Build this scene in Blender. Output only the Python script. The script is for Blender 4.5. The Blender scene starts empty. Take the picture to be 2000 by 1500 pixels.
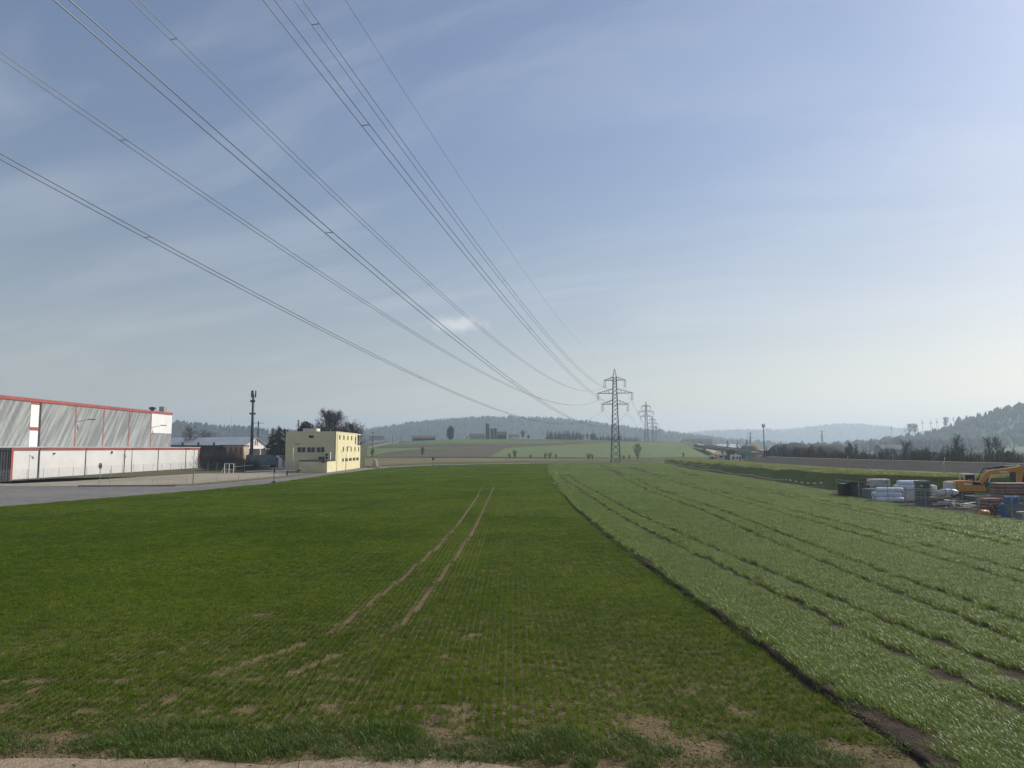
import bpy, bmesh, math, random
import numpy as np
from mathutils import Vector, Matrix

random.seed(7)
RNG = np.random.default_rng(7)
SC = bpy.context.scene
COL = SC.collection
R = math.radians

# ------------------------------------------------------------------ camera, sky, sun, exposure
F_PX, CAM_H, PITCH = 1389.0, 6.0, math.atan(125 / 1389.0)     # focal length in pixels of a 2000 wide frame
cam_d = bpy.data.cameras.new('camera')
cam_d.sensor_width = 36.0
cam_d.lens = 36.0 * F_PX / 2000.0
cam_d.clip_start, cam_d.clip_end = 0.1, 30000
cam = bpy.data.objects.new('camera', cam_d)
COL.objects.link(cam)
cam.location = (0, 0, CAM_H)
cam.rotation_euler = (R(90) + PITCH, 0, 0)
SC.camera = cam

SUN_AZ, SUN_EL = R(62), R(36)            # azimuth clockwise from +Y (view direction)
sun_d = bpy.data.lights.new('sun', 'SUN')
sun_d.energy = 4.5
sun_d.angle = R(0.6)
sun_d.color = (1.0, 0.93, 0.82)
sun = bpy.data.objects.new('sun', sun_d)
COL.objects.link(sun)
sdir = Vector((math.sin(SUN_AZ) * math.cos(SUN_EL), math.cos(SUN_AZ) * math.cos(SUN_EL), math.sin(SUN_EL)))
sun.rotation_euler = (-sdir).to_track_quat('-Z', 'Y').to_euler()
sun.location = (60, 30, 60)

world = bpy.data.worlds.new('World')
SC.world = world
world.use_nodes = True
WN = world.node_tree
WN.nodes.clear()


def wn(t, **kw):
    n = WN.nodes.new(t)
    for k, v in kw.items():
        setattr(n, k, v)
    return n


def wlink(a, b):
    WN.links.new(a, b)


def wmath(op, a, b=None):
    n = wn('ShaderNodeMath', operation=op)
    for i, v in enumerate((a, b)):
        if v is None:
            continue
        if isinstance(v, (int, float)):
            n.inputs[i].default_value = v
        else:
            wlink(v, n.inputs[i])
    return n.outputs[0]


sky = wn('ShaderNodeTexSky', sky_type='NISHITA', sun_disc=False)
sky.sun_elevation = SUN_EL
sky.sun_rotation = SUN_AZ
sky.altitude = 450
sky.air_density = 1.0
sky.dust_density = 1.25
sky.ozone_density = 0.9
w_tc = wn('ShaderNodeTexCoord')
w_sep = wn('ShaderNodeSeparateXYZ')
wlink(w_tc.outputs['Generated'], w_sep.inputs[0])
zc = wmath('MAXIMUM', w_sep.outputs['Z'], 0.0)
zz = wmath('ADD', zc, 0.22)
cu = wmath('DIVIDE', w_sep.outputs['X'], zz)
cv = wmath('DIVIDE', w_sep.outputs['Y'], zz)
w_comb = wn('ShaderNodeCombineXYZ')
wlink(cu, w_comb.inputs[0])
wlink(cv, w_comb.inputs[1])
w_map = wn('ShaderNodeMapping')
w_map.inputs['Scale'].default_value = (0.55, 2.0, 1)
w_map.inputs['Location'].default_value = (0.3, 0.55, 0)
w_rot = wn('ShaderNodeMapping')
w_rot.inputs['Rotation'].default_value = (0, 0, R(22))
wlink(w_comb.outputs[0], w_rot.inputs[0])
wlink(w_rot.outputs[0], w_map.inputs[0])
w_n1 = wn('ShaderNodeTexNoise')
w_n1.inputs['Scale'].default_value = 1.5
w_n1.inputs['Detail'].default_value = 7
w_n1.inputs['Roughness'].default_value = 0.56
w_n1.inputs['Distortion'].default_value = 0.9
wlink(w_map.outputs[0], w_n1.inputs['Vector'])
w_r1 = wn('ShaderNodeMapRange', interpolation_type='SMOOTHSTEP')
w_r1.inputs['From Min'].default_value = 0.42
w_r1.inputs['From Max'].default_value = 0.80
wlink(w_n1.outputs['Fac'], w_r1.inputs['Value'])
# one small cumulus low over the hills, at a fixed heading
c_az, c_el = R(-4.6), R(9.9)
w_dx = wmath('SUBTRACT', wmath('ARCTAN2', w_sep.outputs['X'], w_sep.outputs['Y']), c_az)
w_dz = wmath('SUBTRACT', wmath('ARCSINE', w_sep.outputs['Z']), c_el)
w_q = wmath('SQRT', wmath('ADD', wmath('POWER', wmath('DIVIDE', w_dx, 0.040), 2), wmath('POWER', wmath('DIVIDE', w_dz, 0.0145), 2)))
w_n2 = wn('ShaderNodeTexNoise')
w_n2.inputs['Scale'].default_value = 42
w_n2.inputs['Detail'].default_value = 5
wlink(w_tc.outputs['Generated'], w_n2.inputs['Vector'])
w_q2 = wmath('ADD', w_q, wmath('MULTIPLY', wmath('SUBTRACT', w_n2.outputs['Fac'], 0.5), 2.2))
w_r2 = wn('ShaderNodeMapRange', interpolation_type='SMOOTHSTEP')
w_r2.inputs['From Min'].default_value = 1.15
w_r2.inputs['From Max'].default_value = 0.05
wlink(w_q2, w_r2.inputs['Value'])
CLOUD_GAIN, CUM_GAIN = 0.20, 0.7
w_m1 = wn('ShaderNodeMix', data_type='RGBA')
wlink(wmath('MULTIPLY', w_r1.outputs[0], CLOUD_GAIN), w_m1.inputs['Factor'])
w_veil = wn('ShaderNodeMix', data_type='RGBA')       # thin even high cloud over the whole sky
w_veil.inputs['Factor'].default_value = 0.07
w_hz = wn('ShaderNodeMapRange', interpolation_type='SMOOTHSTEP')      # dusty lower air, warmer all round the horizon
w_hz.inputs['From Min'].default_value = 0.50
w_hz.inputs['From Max'].default_value = 0.0
wlink(zc, w_hz.inputs['Value'])
w_tint = wn('ShaderNodeMix', data_type='RGBA')
w_tint.inputs['A'].default_value = (0.88, 0.915, 1.0, 1)
w_tint.inputs['B'].default_value = (1.10, 0.87, 0.69, 1)
wlink(w_hz.outputs[0], w_tint.inputs['Factor'])
w_mul = wn('ShaderNodeMix', data_type='RGBA', blend_type='MULTIPLY')
w_mul.inputs['Factor'].default_value = 1.0
wlink(sky.outputs[0], w_mul.inputs['A'])
wlink(w_tint.outputs['Result'], w_mul.inputs['B'])
wlink(w_mul.outputs['Result'], w_veil.inputs['A'])
w_veil.inputs['B'].default_value = (4.6, 4.5, 4.5, 1)
wlink(w_veil.outputs['Result'], w_m1.inputs['A'])
w_m1.inputs['B'].default_value = (7.8, 7.8, 8.0, 1)
w_m2 = wn('ShaderNodeMix', data_type='RGBA')
wlink(wmath('MULTIPLY', w_r2.outputs[0], CUM_GAIN), w_m2.inputs['Factor'])
wlink(w_m1.outputs['Result'], w_m2.inputs['A'])
w_m2.inputs['B'].default_value = (7.6, 7.5, 7.4, 1)
w_bg = wn('ShaderNodeBackground')
w_bg.inputs['Strength'].default_value = 0.102
wlink(w_m2.outputs['Result'], w_bg.inputs['Color'])
w_out = wn('ShaderNodeOutputWorld')
wlink(w_bg.outputs[0], w_out.inputs['Surface'])

SC.view_settings.view_transform = 'Standard'
SC.view_settings.look = 'None'
SC.view_settings.gamma = 1
SC.view_settings.use_curve_mapping = False
SC.view_settings.exposure = 0.17
SC.cycles.use_denoising = True
SC.cycles.max_bounces = 8
SC.cycles.volume_bounces = 1
SC.cycles.transparent_max_bounces = 12
SC.cycles.sample_clamp_indirect = 4

# ------------------------------------------------------------------ helpers


def sstep(a, b, t):
    u = np.clip((np.asarray(t, float) - a) / (b - a), 0, 1)
    return u * u * (3 - 2 * u)


_LAT = np.random.default_rng(3).random((256, 256))


def vnoise(x, y, s=1.0, seed=0):
    """smooth value noise 0..1"""
    x = np.asarray(x, float) / s + seed * 17.31
    y = np.asarray(y, float) / s + seed * 9.77
    xi, yi = np.floor(x).astype(int), np.floor(y).astype(int)
    fx, fy = x - xi, y - yi
    fx, fy = fx * fx * (3 - 2 * fx), fy * fy * (3 - 2 * fy)
    g = lambda i, j: _LAT[i % 256, j % 256]
    return (g(xi, yi) * (1 - fx) + g(xi + 1, yi) * fx) * (1 - fy) + (g(xi, yi + 1) * (1 - fx) + g(xi + 1, yi + 1) * fx) * fy


def fbm(x, y, s, oct=4, seed=0):
    a, t, w = 1.0, 0, 0
    for o in range(oct):
        t = t + a * vnoise(x, y, s / 2 ** o, seed + o)
        w += a
        a *= 0.5
    return t / w


def hz(x, y):
    """terrain height: camera bank, flat plain, the field rise beyond the road"""
    x, y = np.asarray(x, float), np.asarray(y, float)
    e = 4.4 * (1 - sstep(1.5, 11.0, y))
    sig = np.where(x < -20, 120.0, 220.0)
    A = 8 + 6.6 * np.exp(-((x + 20) / sig) ** 2)
    edge = 66 + (y - 333) * 0.3
    f = 1 - sstep(0, 48, x - edge)
    r = sstep(270, 690, y) * (1 - 0.45 * sstep(720, 1400, y))
    return e + A * r * f


def ray(px, py):
    xx, u = (px - 1000) / F_PX, (750 - py) / F_PX
    return (xx, math.cos(PITCH) - u * math.sin(PITCH), math.sin(PITCH) + u * math.cos(PITCH))


def ground_at(px, py):
    """survey helper: the point of the terrain in a given direction from the tripod"""
    r = ray(px, py)
    t = np.geomspace(12, 3000, 6000)
    zz_ = CAM_H + r[2] * t - hz(r[0] * t, r[1] * t)
    k = np.argmax(zz_ < 0)
    if zz_[k] >= 0:
        k = len(t) - 1
    return (r[0] * t[k], r[1] * t[k])


def place(px, py, Y):
    r = ray(px, py)
    t = Y / r[1]
    return (r[0] * t, Y, CAM_H + r[2] * t)


class MB:
    def __init__(s):
        s.v, s.f, s.m = [], [], []

    def add(s, vs, fs, mi=0):
        o = len(s.v)
        s.v.extend([tuple(p) for p in vs])
        s.f.extend([tuple(i + o for i in f) for f in fs])
        s.m.extend([mi] * len(fs))
        return s

    def box(s, c, size, rz=0, mi=0, rx=0, ry=0):
        hx, hy, h_ = size[0] / 2, size[1] / 2, size[2] / 2
        vs = [Vector((x, y, z)) for z in (-h_, h_) for x, y in ((-hx, -hy), (hx, -hy), (hx, hy), (-hx, hy))]
        if rz or rx or ry:
            m = Matrix.Rotation(rz, 3, 'Z') @ Matrix.Rotation(ry, 3, 'Y') @ Matrix.Rotation(rx, 3, 'X')
            vs = [m @ p for p in vs]
        vs = [p + Vector(c) for p in vs]
        return s.add(vs, [(3, 2, 1, 0), (4, 5, 6, 7), (0, 1, 5, 4), (1, 2, 6, 5), (2, 3, 7, 6), (3, 0, 4, 7)], mi)

    def b2(s, a, b, mi=0):
        return s.box([(a[i] + b[i]) / 2 for i in range(3)], [abs(b[i] - a[i]) for i in range(3)], mi=mi)

    def beam(s, p0, p1, w, h=None, mi=0, up=(0, 0, 1)):
        p0, p1 = Vector(p0), Vector(p1)
        d = (p1 - p0).normalized()
        u = Vector(up)
        if abs(d.dot(u)) > 0.98:
            u = Vector((0, 1, 0))
        a = d.cross(u).normalized() * (w / 2)
        b = a.cross(d).normalized() * ((h or w) / 2)
        vs = [p + q for p in (p0, p1) for q in (-a - b, a - b, a + b, -a + b)]
        return s.add(vs, [(3, 2, 1, 0), (4, 5, 6, 7), (0, 1, 5, 4), (1, 2, 6, 5), (2, 3, 7, 6), (3, 0, 4, 7)], mi)

    def tube(s, p0, p1, r0, r1=None, n=6, mi=0, cap=True):
        p0, p1 = Vector(p0), Vector(p1)
        r1 = r0 if r1 is None else r1
        d = (p1 - p0).normalized()
        u = Vector((0, 0, 1)) if abs(d.z) < 0.95 else Vector((1, 0, 0))
        a = d.cross(u).normalized()
        b = d.cross(a)
        vs = []
        for p, r in ((p0, r0), (p1, r1)):
            for k in range(n):
                t = 2 * math.pi * k / n
                vs.append(p + a * (math.cos(t) * r) + b * (math.sin(t) * r))
        fs = [(k, (k + 1) % n, n + (k + 1) % n, n + k) for k in range(n)]
        if cap:
            fs += [tuple(range(n))[::-1], tuple(range(n, 2 * n))]
        return s.add(vs, fs, mi)

    def path(s, pts, r, n=5, mi=0):
        pts = [Vector(p) for p in pts]
        vs = []
        for i, p in enumerate(pts):
            d = (pts[min(i + 1, len(pts) - 1)] - pts[max(i - 1, 0)]).normalized()
            u = Vector((0, 0, 1)) if abs(d.z) < 0.95 else Vector((1, 0, 0))
            a = d.cross(u).normalized()
            b = d.cross(a)
            for k in range(n):
                t = 2 * math.pi * k / n
                vs.append(p + a * (math.cos(t) * r) + b * (math.sin(t) * r))
        fs = [(i * n + k, i * n + (k + 1) % n, (i + 1) * n + (k + 1) % n, (i + 1) * n + k) for i in range(len(pts) - 1) for k in range(n)]
        fs += [tuple(range(n))[::-1], tuple(range((len(pts) - 1) * n, len(pts) * n))]
        return s.add(vs, fs, mi)

    def prism(s, poly, axis, a, b, mi=0):
        """extrude a 2D polygon along axis ('x','y','z') from a to b"""
        def p3(p, t):
            return {'x': (t, p[0], p[1]), 'y': (p[0], t, p[1]), 'z': (p[0], p[1], t)}[axis]
        n = len(poly)
        vs = [p3(p, a) for p in poly] + [p3(p, b) for p in poly]
        fs = [tuple(range(n))[::-1], tuple(range(n, 2 * n))] + [(k, (k + 1) % n, n + (k + 1) % n, n + k) for k in range(n)]
        return s.add(vs, fs, mi)

    def lathe(s, prof, n=12, c=(0, 0, 0), mi=0, axis='z'):
        vs = []
        for r, z in prof:
            for k in range(n):
                t = 2 * math.pi * k / n
                q = (r * math.cos(t), r * math.sin(t), z)
                if axis == 'y':
                    q = (q[0], q[2], q[1])
                elif axis == 'x':
                    q = (q[2], q[0], q[1])
                vs.append((q[0] + c[0], q[1] + c[1], q[2] + c[2]))
        m = len(prof)
        fs = [(i * n + k, i * n + (k + 1) % n, (i + 1) * n + (k + 1) % n, (i + 1) * n + k) for i in range(m - 1) for k in range(n)]
        fs += [tuple(range(n))[::-1], tuple(range((m - 1) * n, m * n))]
        return s.add(vs, fs, mi)

    def build(s, name, mats, parent=None, loc=None, smooth=False, fix=True, bevel=0):
        me = bpy.data.meshes.new(name)
        me.from_pydata(s.v, [], s.f)
        for m in (mats if isinstance(mats, (list, tuple)) else [mats]):
            me.materials.append(M[m] if isinstance(m, str) else m)
        me.polygons.foreach_set('material_index', s.m)
        if fix or bevel:
            bm = bmesh.new()
            bm.from_mesh(me)
            if bevel:
                bmesh.ops.bevel(bm, geom=bm.edges[:], offset=bevel, segments=2, affect='EDGES', profile=0.6)
            bmesh.ops.recalc_face_normals(bm, faces=bm.faces)
            bm.to_mesh(me)
            bm.free()
        if smooth:
            me.polygons.foreach_set('use_smooth', [True] * len(me.polygons))
        o = bpy.data.objects.new(name, me)
        COL.objects.link(o)
        if parent:
            o.parent = parent
        if loc:
            o.location = loc
        return o


def tag(o, label, cat, group=None):
    o['label'] = label
    o['category'] = cat
    if group:
        o['group'] = group
    return o


def thing(name, label, cat, loc=(0, 0, 0), rz=0, group=None):
    o = bpy.data.objects.new(name, None)
    o.empty_display_size = 0.3
    COL.objects.link(o)
    o.location = loc
    o.rotation_euler = (0, 0, rz)
    return tag(o, label, cat, group)


def struct(o, kind='structure'):
    o['kind'] = kind
    return o


def dup(root, loc, rz=0, scale=1.0, label=None, group=None):
    r = root.copy()
    COL.objects.link(r)
    r.location = loc
    r.rotation_euler = (0, 0, rz)
    r.scale = scale if isinstance(scale, tuple) else (scale,) * 3
    if label:
        r['label'] = label
    if group:
        r['group'] = group
    for ch in list(root.children):
        c = ch.copy()
        COL.objects.link(c)
        c.parent = r
        for g in ch.children:
            d = g.copy()
            COL.objects.link(d)
            d.parent = c
    return r


def np_mesh(name, V, Fc, mat, parent=None, smooth=False):
    """V (n,3) array, Fc list or array of faces of one size"""
    me = bpy.data.meshes.new(name)
    V = np.asarray(V, np.float32)
    Fc = np.asarray(Fc, np.int32)
    k = Fc.shape[1]
    me.vertices.add(len(V))
    me.vertices.foreach_set('co', V.ravel())
    me.loops.add(Fc.size)
    me.loops.foreach_set('vertex_index', Fc.ravel())
    me.polygons.add(len(Fc))
    me.polygons.foreach_set('loop_start', np.arange(0, Fc.size, k, dtype=np.int32))
    for m in (mat if isinstance(mat, (list, tuple)) else [mat]):
        me.materials.append(M[m] if isinstance(m, str) else m)
    if smooth:
        me.polygons.foreach_set('use_smooth', np.ones(len(Fc), bool))
    me.update(calc_edges=True)
    me.validate()
    o = bpy.data.objects.new(name, me)
    COL.objects.link(o)
    if parent:
        o.parent = parent
    return o


# ------------------------------------------------------------------ materials
M = {}


class MatB:
    def __init__(s, name):
        s.m = bpy.data.materials.new(name)
        s.m.use_nodes = True
        s.t = s.m.node_tree
        s.b = s.t.nodes['Principled BSDF']
        s.out = s.t.nodes['Material Output']
        M[name] = s.m

    def n(s, t, **kw):
        n = s.t.nodes.new(t)
        for k, v in kw.items():
            setattr(n, k, v)
        return n

    def l(s, a, b):
        s.t.links.new(a, b)

    def noise(s, scale, detail=4, rough=0.55, vec=None, dist=0):
        n = s.n('ShaderNodeTexNoise')
        n.inputs['Scale'].default_value = scale
        n.inputs['Detail'].default_value = detail
        n.inputs['Roughness'].default_value = rough
        n.inputs['Distortion'].default_value = dist
        if vec is not None:
            s.l(vec, n.inputs['Vector'])
        return n.outputs['Fac']

    def rng(s, v, a, b, c=0.0, d=1.0, smooth=True):
        n = s.n('ShaderNodeMapRange', interpolation_type='SMOOTHSTEP' if smooth else 'LINEAR')
        for k, x in zip(('From Min', 'From Max', 'To Min', 'To Max'), (a, b, c, d)):
            n.inputs[k].default_value = x
        s.l(v, n.inputs['Value'])
        return n.outputs[0]

    def mix(s, fac, a, b, mode='MIX'):
        n = s.n('ShaderNodeMix', data_type='RGBA', blend_type=mode)
        for k, v in (('Factor', fac), ('A', a), ('B', b)):
            if isinstance(v, tuple):
                n.inputs[k].default_value = (*v, 1) if len(v) == 3 else v
            elif isinstance(v, (int, float)):
                n.inputs[k].default_value = v
            else:
                s.l(v, n.inputs[k])
        return n.outputs['Result']

    def pos(s):
        return s.n('ShaderNodeNewGeometry').outputs['Position']

    def obj(s):
        return s.n('ShaderNodeTexCoord').outputs['Object']

    def scaled(s, vec, sc, rot=(0, 0, 0)):
        n = s.n('ShaderNodeMapping')
        n.inputs['Scale'].default_value = sc
        n.inputs['Rotation'].default_value = rot
        s.l(vec, n.inputs[0])
        return n.outputs[0]

    def col(s, c):
        if isinstance(c, tuple):
            s.b.inputs['Base Color'].default_value = (*c, 1)
        else:
            s.l(c, s.b.inputs['Base Color'])
        return s

    def set(s, rough=None, metal=None, spec=None):
        if rough is not None:
            s.b.inputs['Roughness'].default_value = rough
        if metal is not None:
            s.b.inputs['Metallic'].default_value = metal
        if spec is not None:
            s.b.inputs['Specular IOR Level'].default_value = spec
        return s

    def bump(s, h, strength=0.4, dist=0.05):
        n = s.n('ShaderNodeBump')
        n.inputs['Strength'].default_value = strength
        n.inputs['Distance'].default_value = dist
        s.l(h, n.inputs['Height'])
        s.l(n.outputs[0], s.b.inputs['Normal'])
        return s


def plain(name, c, rough=0.7, metal=0.0, var=0.18, scale=1.2, spec=0.4, bump=0.0, bscale=8.0):
    """painted or mineral surface with patchy tone"""
    m = MatB(name)
    p = m.pos()
    f = m.rng(m.noise(scale, 5, 0.6, p), 0.3, 0.7)
    lo = tuple(x * (1 - var) for x in c)
    hi = tuple(min(1, x * (1 + var * 0.7)) for x in c)
    m.col(m.mix(f, lo, hi)).set(rough, metal, spec)
    if bump:
        m.bump(m.noise(bscale, 4, 0.6, p), bump, 0.05)
    return m


# --- ground materials
def ground_mat(name, c1, c2, c3, s1, s2, s3, bump=0.5, bdist=0.06, bs=3.0, rough=0.95, rows=None):
    m = MatB(name)
    p = m.pos()
    big = m.rng(m.noise(s1, 3, 0.5, p), 0.35, 0.65)
    mid = m.rng(m.noise(s2, 5, 0.6, p), 0.32, 0.68)
    fine = m.rng(m.noise(s3, 4, 0.65, p), 0.35, 0.68)
    a = m.mix(big, c1, c2)
    a = m.mix(m.rng(mid, 0, 1, 0, 0.7), a, c3)
    a = m.mix(m.rng(fine, 0, 1, 0.0, 0.55), a, (0.35, 0.35, 0.35), 'MULTIPLY')
    m.col(a).set(rough, 0, 0.15)
    m.bump(m.noise(bs, 6, 0.65, p), bump, bdist)
    return m


ground_mat('meadow', (0.075, 0.085, 0.028), (0.095, 0.10, 0.04), (0.12, 0.105, 0.05), 0.02, 0.25, 2.5)
ground_mat('field_soil', (0.175, 0.135, 0.068), (0.085, 0.078, 0.032), (0.25, 0.19, 0.10), 0.25, 2.2, 16, 1.0, 0.12, 9)
ground_mat('dry_soil', (0.25, 0.19, 0.112), (0.19, 0.145, 0.085), (0.31, 0.245, 0.15), 0.6, 3, 14, 1.0, 0.06, 9)
ground_mat('track_soil', (0.15, 0.105, 0.055), (0.10, 0.072, 0.04), (0.19, 0.14, 0.075), 0.5, 2.5, 10, 1.0, 0.08, 5)
ground_mat('dark_soil', (0.06, 0.043, 0.028), (0.042, 0.031, 0.021), (0.085, 0.063, 0.04), 0.5, 3, 12, 1.0, 0.08, 7)
ground_mat('gravel', (0.31, 0.245, 0.165), (0.23, 0.18, 0.12), (0.40, 0.325, 0.225), 0.8, 6, 26, 0.9, 0.04, 20)
ground_mat('yard', (0.33, 0.285, 0.225), (0.25, 0.22, 0.175), (0.40, 0.35, 0.28), 0.06, 0.5, 3, 0.2, 0.02, 4)
ground_mat('asphalt', (0.20, 0.188, 0.18), (0.145, 0.14, 0.138), (0.235, 0.22, 0.205), 0.06, 0.5, 6, 0.2, 0.01, 20, 0.85)
ground_mat('dry_meadow', (0.17, 0.145, 0.07), (0.13, 0.125, 0.05), (0.21, 0.175, 0.09), 0.03, 0.25, 2)
ground_mat('ploughed', (0.105, 0.086, 0.062), (0.088, 0.072, 0.052), (0.125, 0.10, 0.072), 0.02, 0.15, 1.2)
ground_mat('far_green', (0.095, 0.15, 0.045), (0.11, 0.165, 0.055), (0.085, 0.13, 0.045), 0.012, 0.1, 1.0)
ground_mat('far_green_pale', (0.125, 0.175, 0.065), (0.115, 0.16, 0.055), (0.14, 0.18, 0.075), 0.012, 0.1, 1.0)
ground_mat('grey_subsoil', (0.026, 0.023, 0.019), (0.019, 0.017, 0.015), (0.038, 0.033, 0.027), 0.04, 0.3, 2.5, 0.8, 0.12, 1.5)
ground_mat('heap_gravel', (0.085, 0.09, 0.082), (0.07, 0.075, 0.068), (0.11, 0.11, 0.10), 0.05, 0.4, 3, 0.8, 0.15, 1.2)
ground_mat('forest_floor', (0.035, 0.042, 0.022), (0.045, 0.045, 0.025), (0.055, 0.05, 0.03), 0.01, 0.05, 0.5)


def bank_mat():
    m = MatB('bank_grass')
    p = m.pos()
    a = m.mix(m.rng(m.noise(0.25, 4, 0.6, p), 0.35, 0.65), (0.17, 0.20, 0.045), (0.21, 0.235, 0.065))
    a = m.mix(m.rng(m.noise(3.5, 5, 0.7, p), 0.35, 0.7, 0, 0.55), a, (0.05, 0.05, 0.025))
    a = m.mix(m.rng(m.noise(0.6, 4, 0.6, p), 0.58, 0.75, 0, 0.7), a, (0.11, 0.085, 0.055))
    m.col(a).set(0.95, 0, 0.15)
    m.bump(m.noise(2.2, 6, 0.7, p), 1.0, 0.35)


bank_mat()


def blade_mat(name, c1, c2, c3, trans=0.35, rough=0.5, spec=0.5, big=0.05, fine=False):
    m = MatB(name)
    p = m.pos()
    oi = m.n('ShaderNodeObjectInfo').outputs['Random']
    f1 = m.rng(m.noise(big, 4, 0.6, p), 0.32, 0.68)
    a = m.mix(f1, c1, c2)
    f2 = m.rng(m.noise(0.9, 4, 0.7, p), 0.42, 0.78, 0, 0.8)
    a = m.mix(f2, a, c3)
    if fine:
        a = m.mix(m.rng(m.noise(4.5, 3, 0.7, p), 0.40, 0.68, 0, 0.75), a, (0.04, 0.09, 0.005))
    a = m.mix(m.rng(oi, 0, 1, 0, 0.5, False), a, (0.62, 0.62, 0.5), 'MULTIPLY')
    m.col(a).set(rough, 0, spec)
    tr = m.n('ShaderNodeBsdfTranslucent')
    m.l(a, tr.inputs['Color'])
    mx = m.n('ShaderNodeMixShader')
    mx.inputs[0].default_value = trans
    m.l(m.b.outputs[0], mx.inputs[1])
    m.l(tr.outputs[0], mx.inputs[2])
    m.l(mx.outputs[0], m.out.inputs['Surface'])
    return m


blade_mat('blade_short', (0.095, 0.175, 0.008), (0.175, 0.27, 0.012), (0.27, 0.30, 0.04), 0.46, 0.55, 0.15, 0.09, fine=True)
blade_mat('blade_tall', (0.19, 0.265, 0.042), (0.225, 0.305, 0.055), (0.145, 0.215, 0.028), 0.38, 0.38, 0.44)
blade_mat('blade_verge', (0.07, 0.13, 0.012), (0.10, 0.165, 0.018), (0.15, 0.17, 0.04), 0.32, 0.5, 0.4, 0.4)
blade_mat('blade_bank', (0.25, 0.29, 0.06), (0.28, 0.31, 0.08), (0.30, 0.27, 0.11), 0.3, 0.5, 0.35, 0.2)
blade_mat('straw', (0.38, 0.30, 0.17), (0.30, 0.235, 0.13), (0.24, 0.185, 0.10), 0.2, 0.6, 0.3, 0.5)
blade_mat('needles', (0.022, 0.036, 0.018), (0.03, 0.045, 0.022), (0.038, 0.05, 0.026), 0.12, 0.7, 0.2)
blade_mat('needles_far', (0.028, 0.04, 0.026), (0.036, 0.048, 0.03), (0.05, 0.05, 0.036), 0.05, 0.8, 0.1, 0.01)
blade_mat('yew_leaf', (0.016, 0.024, 0.012), (0.022, 0.03, 0.015), (0.028, 0.034, 0.018), 0.1, 0.6, 0.3)

plain('bark', (0.085, 0.065, 0.05), 0.9, 0, 0.3, 3, 0.2, 0.6, 14)
plain('twig', (0.10, 0.073, 0.058), 0.9, 0, 0.3, 0.6, 0.2)
plain('twig_dark', (0.05, 0.034, 0.03), 0.9, 0, 0.35, 0.5, 0.15)
plain('twig_birch', (0.085, 0.062, 0.055), 0.9, 0, 0.35, 0.5, 0.2)
plain('bark_pale', (0.20, 0.18, 0.155), 0.9, 0, 0.4, 2.0, 0.2, 0.5, 10)
plain('white_wall', (0.72, 0.71, 0.69), 0.55, 0, 0.06, 0.25, 0.35)
plain('white_plain', (0.78, 0.77, 0.74), 0.5, 0, 0.06, 0.6, 0.4)
plain('red_trim', (0.33, 0.082, 0.07), 0.5, 0, 0.15, 0.6, 0.4)
plain('red_column', (0.36, 0.10, 0.08), 0.55, 0, 0.2, 0.8, 0.4)
plain('dark_steel', (0.045, 0.048, 0.055), 0.5, 0.3, 0.3, 0.8, 0.4)
plain('steel', (0.30, 0.31, 0.32), 0.45, 0.7, 0.2, 1.0, 0.5)
plain('galv', (0.36, 0.37, 0.37), 0.5, 0.5, 0.2, 2.0, 0.5)
plain('pylon_steel', (0.14, 0.15, 0.145), 0.6, 0.4, 0.25, 0.4, 0.4)
plain('cable', (0.075, 0.08, 0.09), 0.5, 0.6, 0.2, 0.2, 0.4)
plain('glass_insulator', (0.16, 0.14, 0.12), 0.25, 0, 0.2, 3, 0.6)
plain('concrete', (0.36, 0.345, 0.315), 0.9, 0, 0.2, 0.7, 0.25, 0.4, 6)
plain('concrete_dark', (0.20, 0.19, 0.175), 0.9, 0, 0.25, 0.5, 0.25, 0.4, 6)
plain('yellow_wall', (0.68, 0.615, 0.375), 0.85, 0, 0.07, 0.35, 0.25, 0.15, 20)
plain('pale_trim', (0.72, 0.68, 0.56), 0.7, 0, 0.08, 1, 0.3)
plain('roof_dark', (0.07, 0.072, 0.078), 0.8, 0, 0.25, 0.4, 0.3)
plain('roof_brown', (0.115, 0.085, 0.07), 0.85, 0, 0.25, 0.3, 0.3)
plain('roof_sheet', (0.50, 0.52, 0.53), 0.4, 0.2, 0.12, 0.2, 0.4)
plain('dark_wall', (0.06, 0.052, 0.048), 0.85, 0, 0.3, 0.5, 0.3)
plain('beige_wall', (0.46, 0.39, 0.30), 0.85, 0, 0.2, 0.6, 0.3)
plain('orange_wood', (0.42, 0.16, 0.07), 0.75, 0, 0.25, 0.8, 0.3)
plain('container_blue', (0.15, 0.185, 0.235), 0.6, 0.1, 0.2, 0.5, 0.35)
plain('orange_paint', (0.62, 0.27, 0.04), 0.38, 0, 0.12, 1.2, 0.5)
plain('machine_black', (0.025, 0.025, 0.027), 0.55, 0, 0.3, 2, 0.4)
plain('rubber', (0.022, 0.021, 0.02), 0.8, 0, 0.3, 3, 0.3)
plain('cab_grey', (0.52, 0.52, 0.50), 0.5, 0, 0.1, 1, 0.4)
plain('foil_white', (0.66, 0.70, 0.76), 0.35, 0, 0.12, 1.4, 0.5, 0.5, 4)
plain('bag_white', (0.66, 0.64, 0.60), 0.75, 0, 0.2, 1.8, 0.3, 0.7, 5)
plain('board_grey', (0.115, 0.115, 0.125), 0.75, 0, 0.25, 1.6, 0.3)
plain('board_red', (0.245, 0.125, 0.11), 0.8, 0, 0.3, 1.5, 0.3)
plain('board_pale', (0.42, 0.33, 0.28), 0.8, 0, 0.25, 1.5, 0.3)
plain('timber', (0.36, 0.235, 0.12), 0.8, 0, 0.3, 1.5, 0.3)
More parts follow.
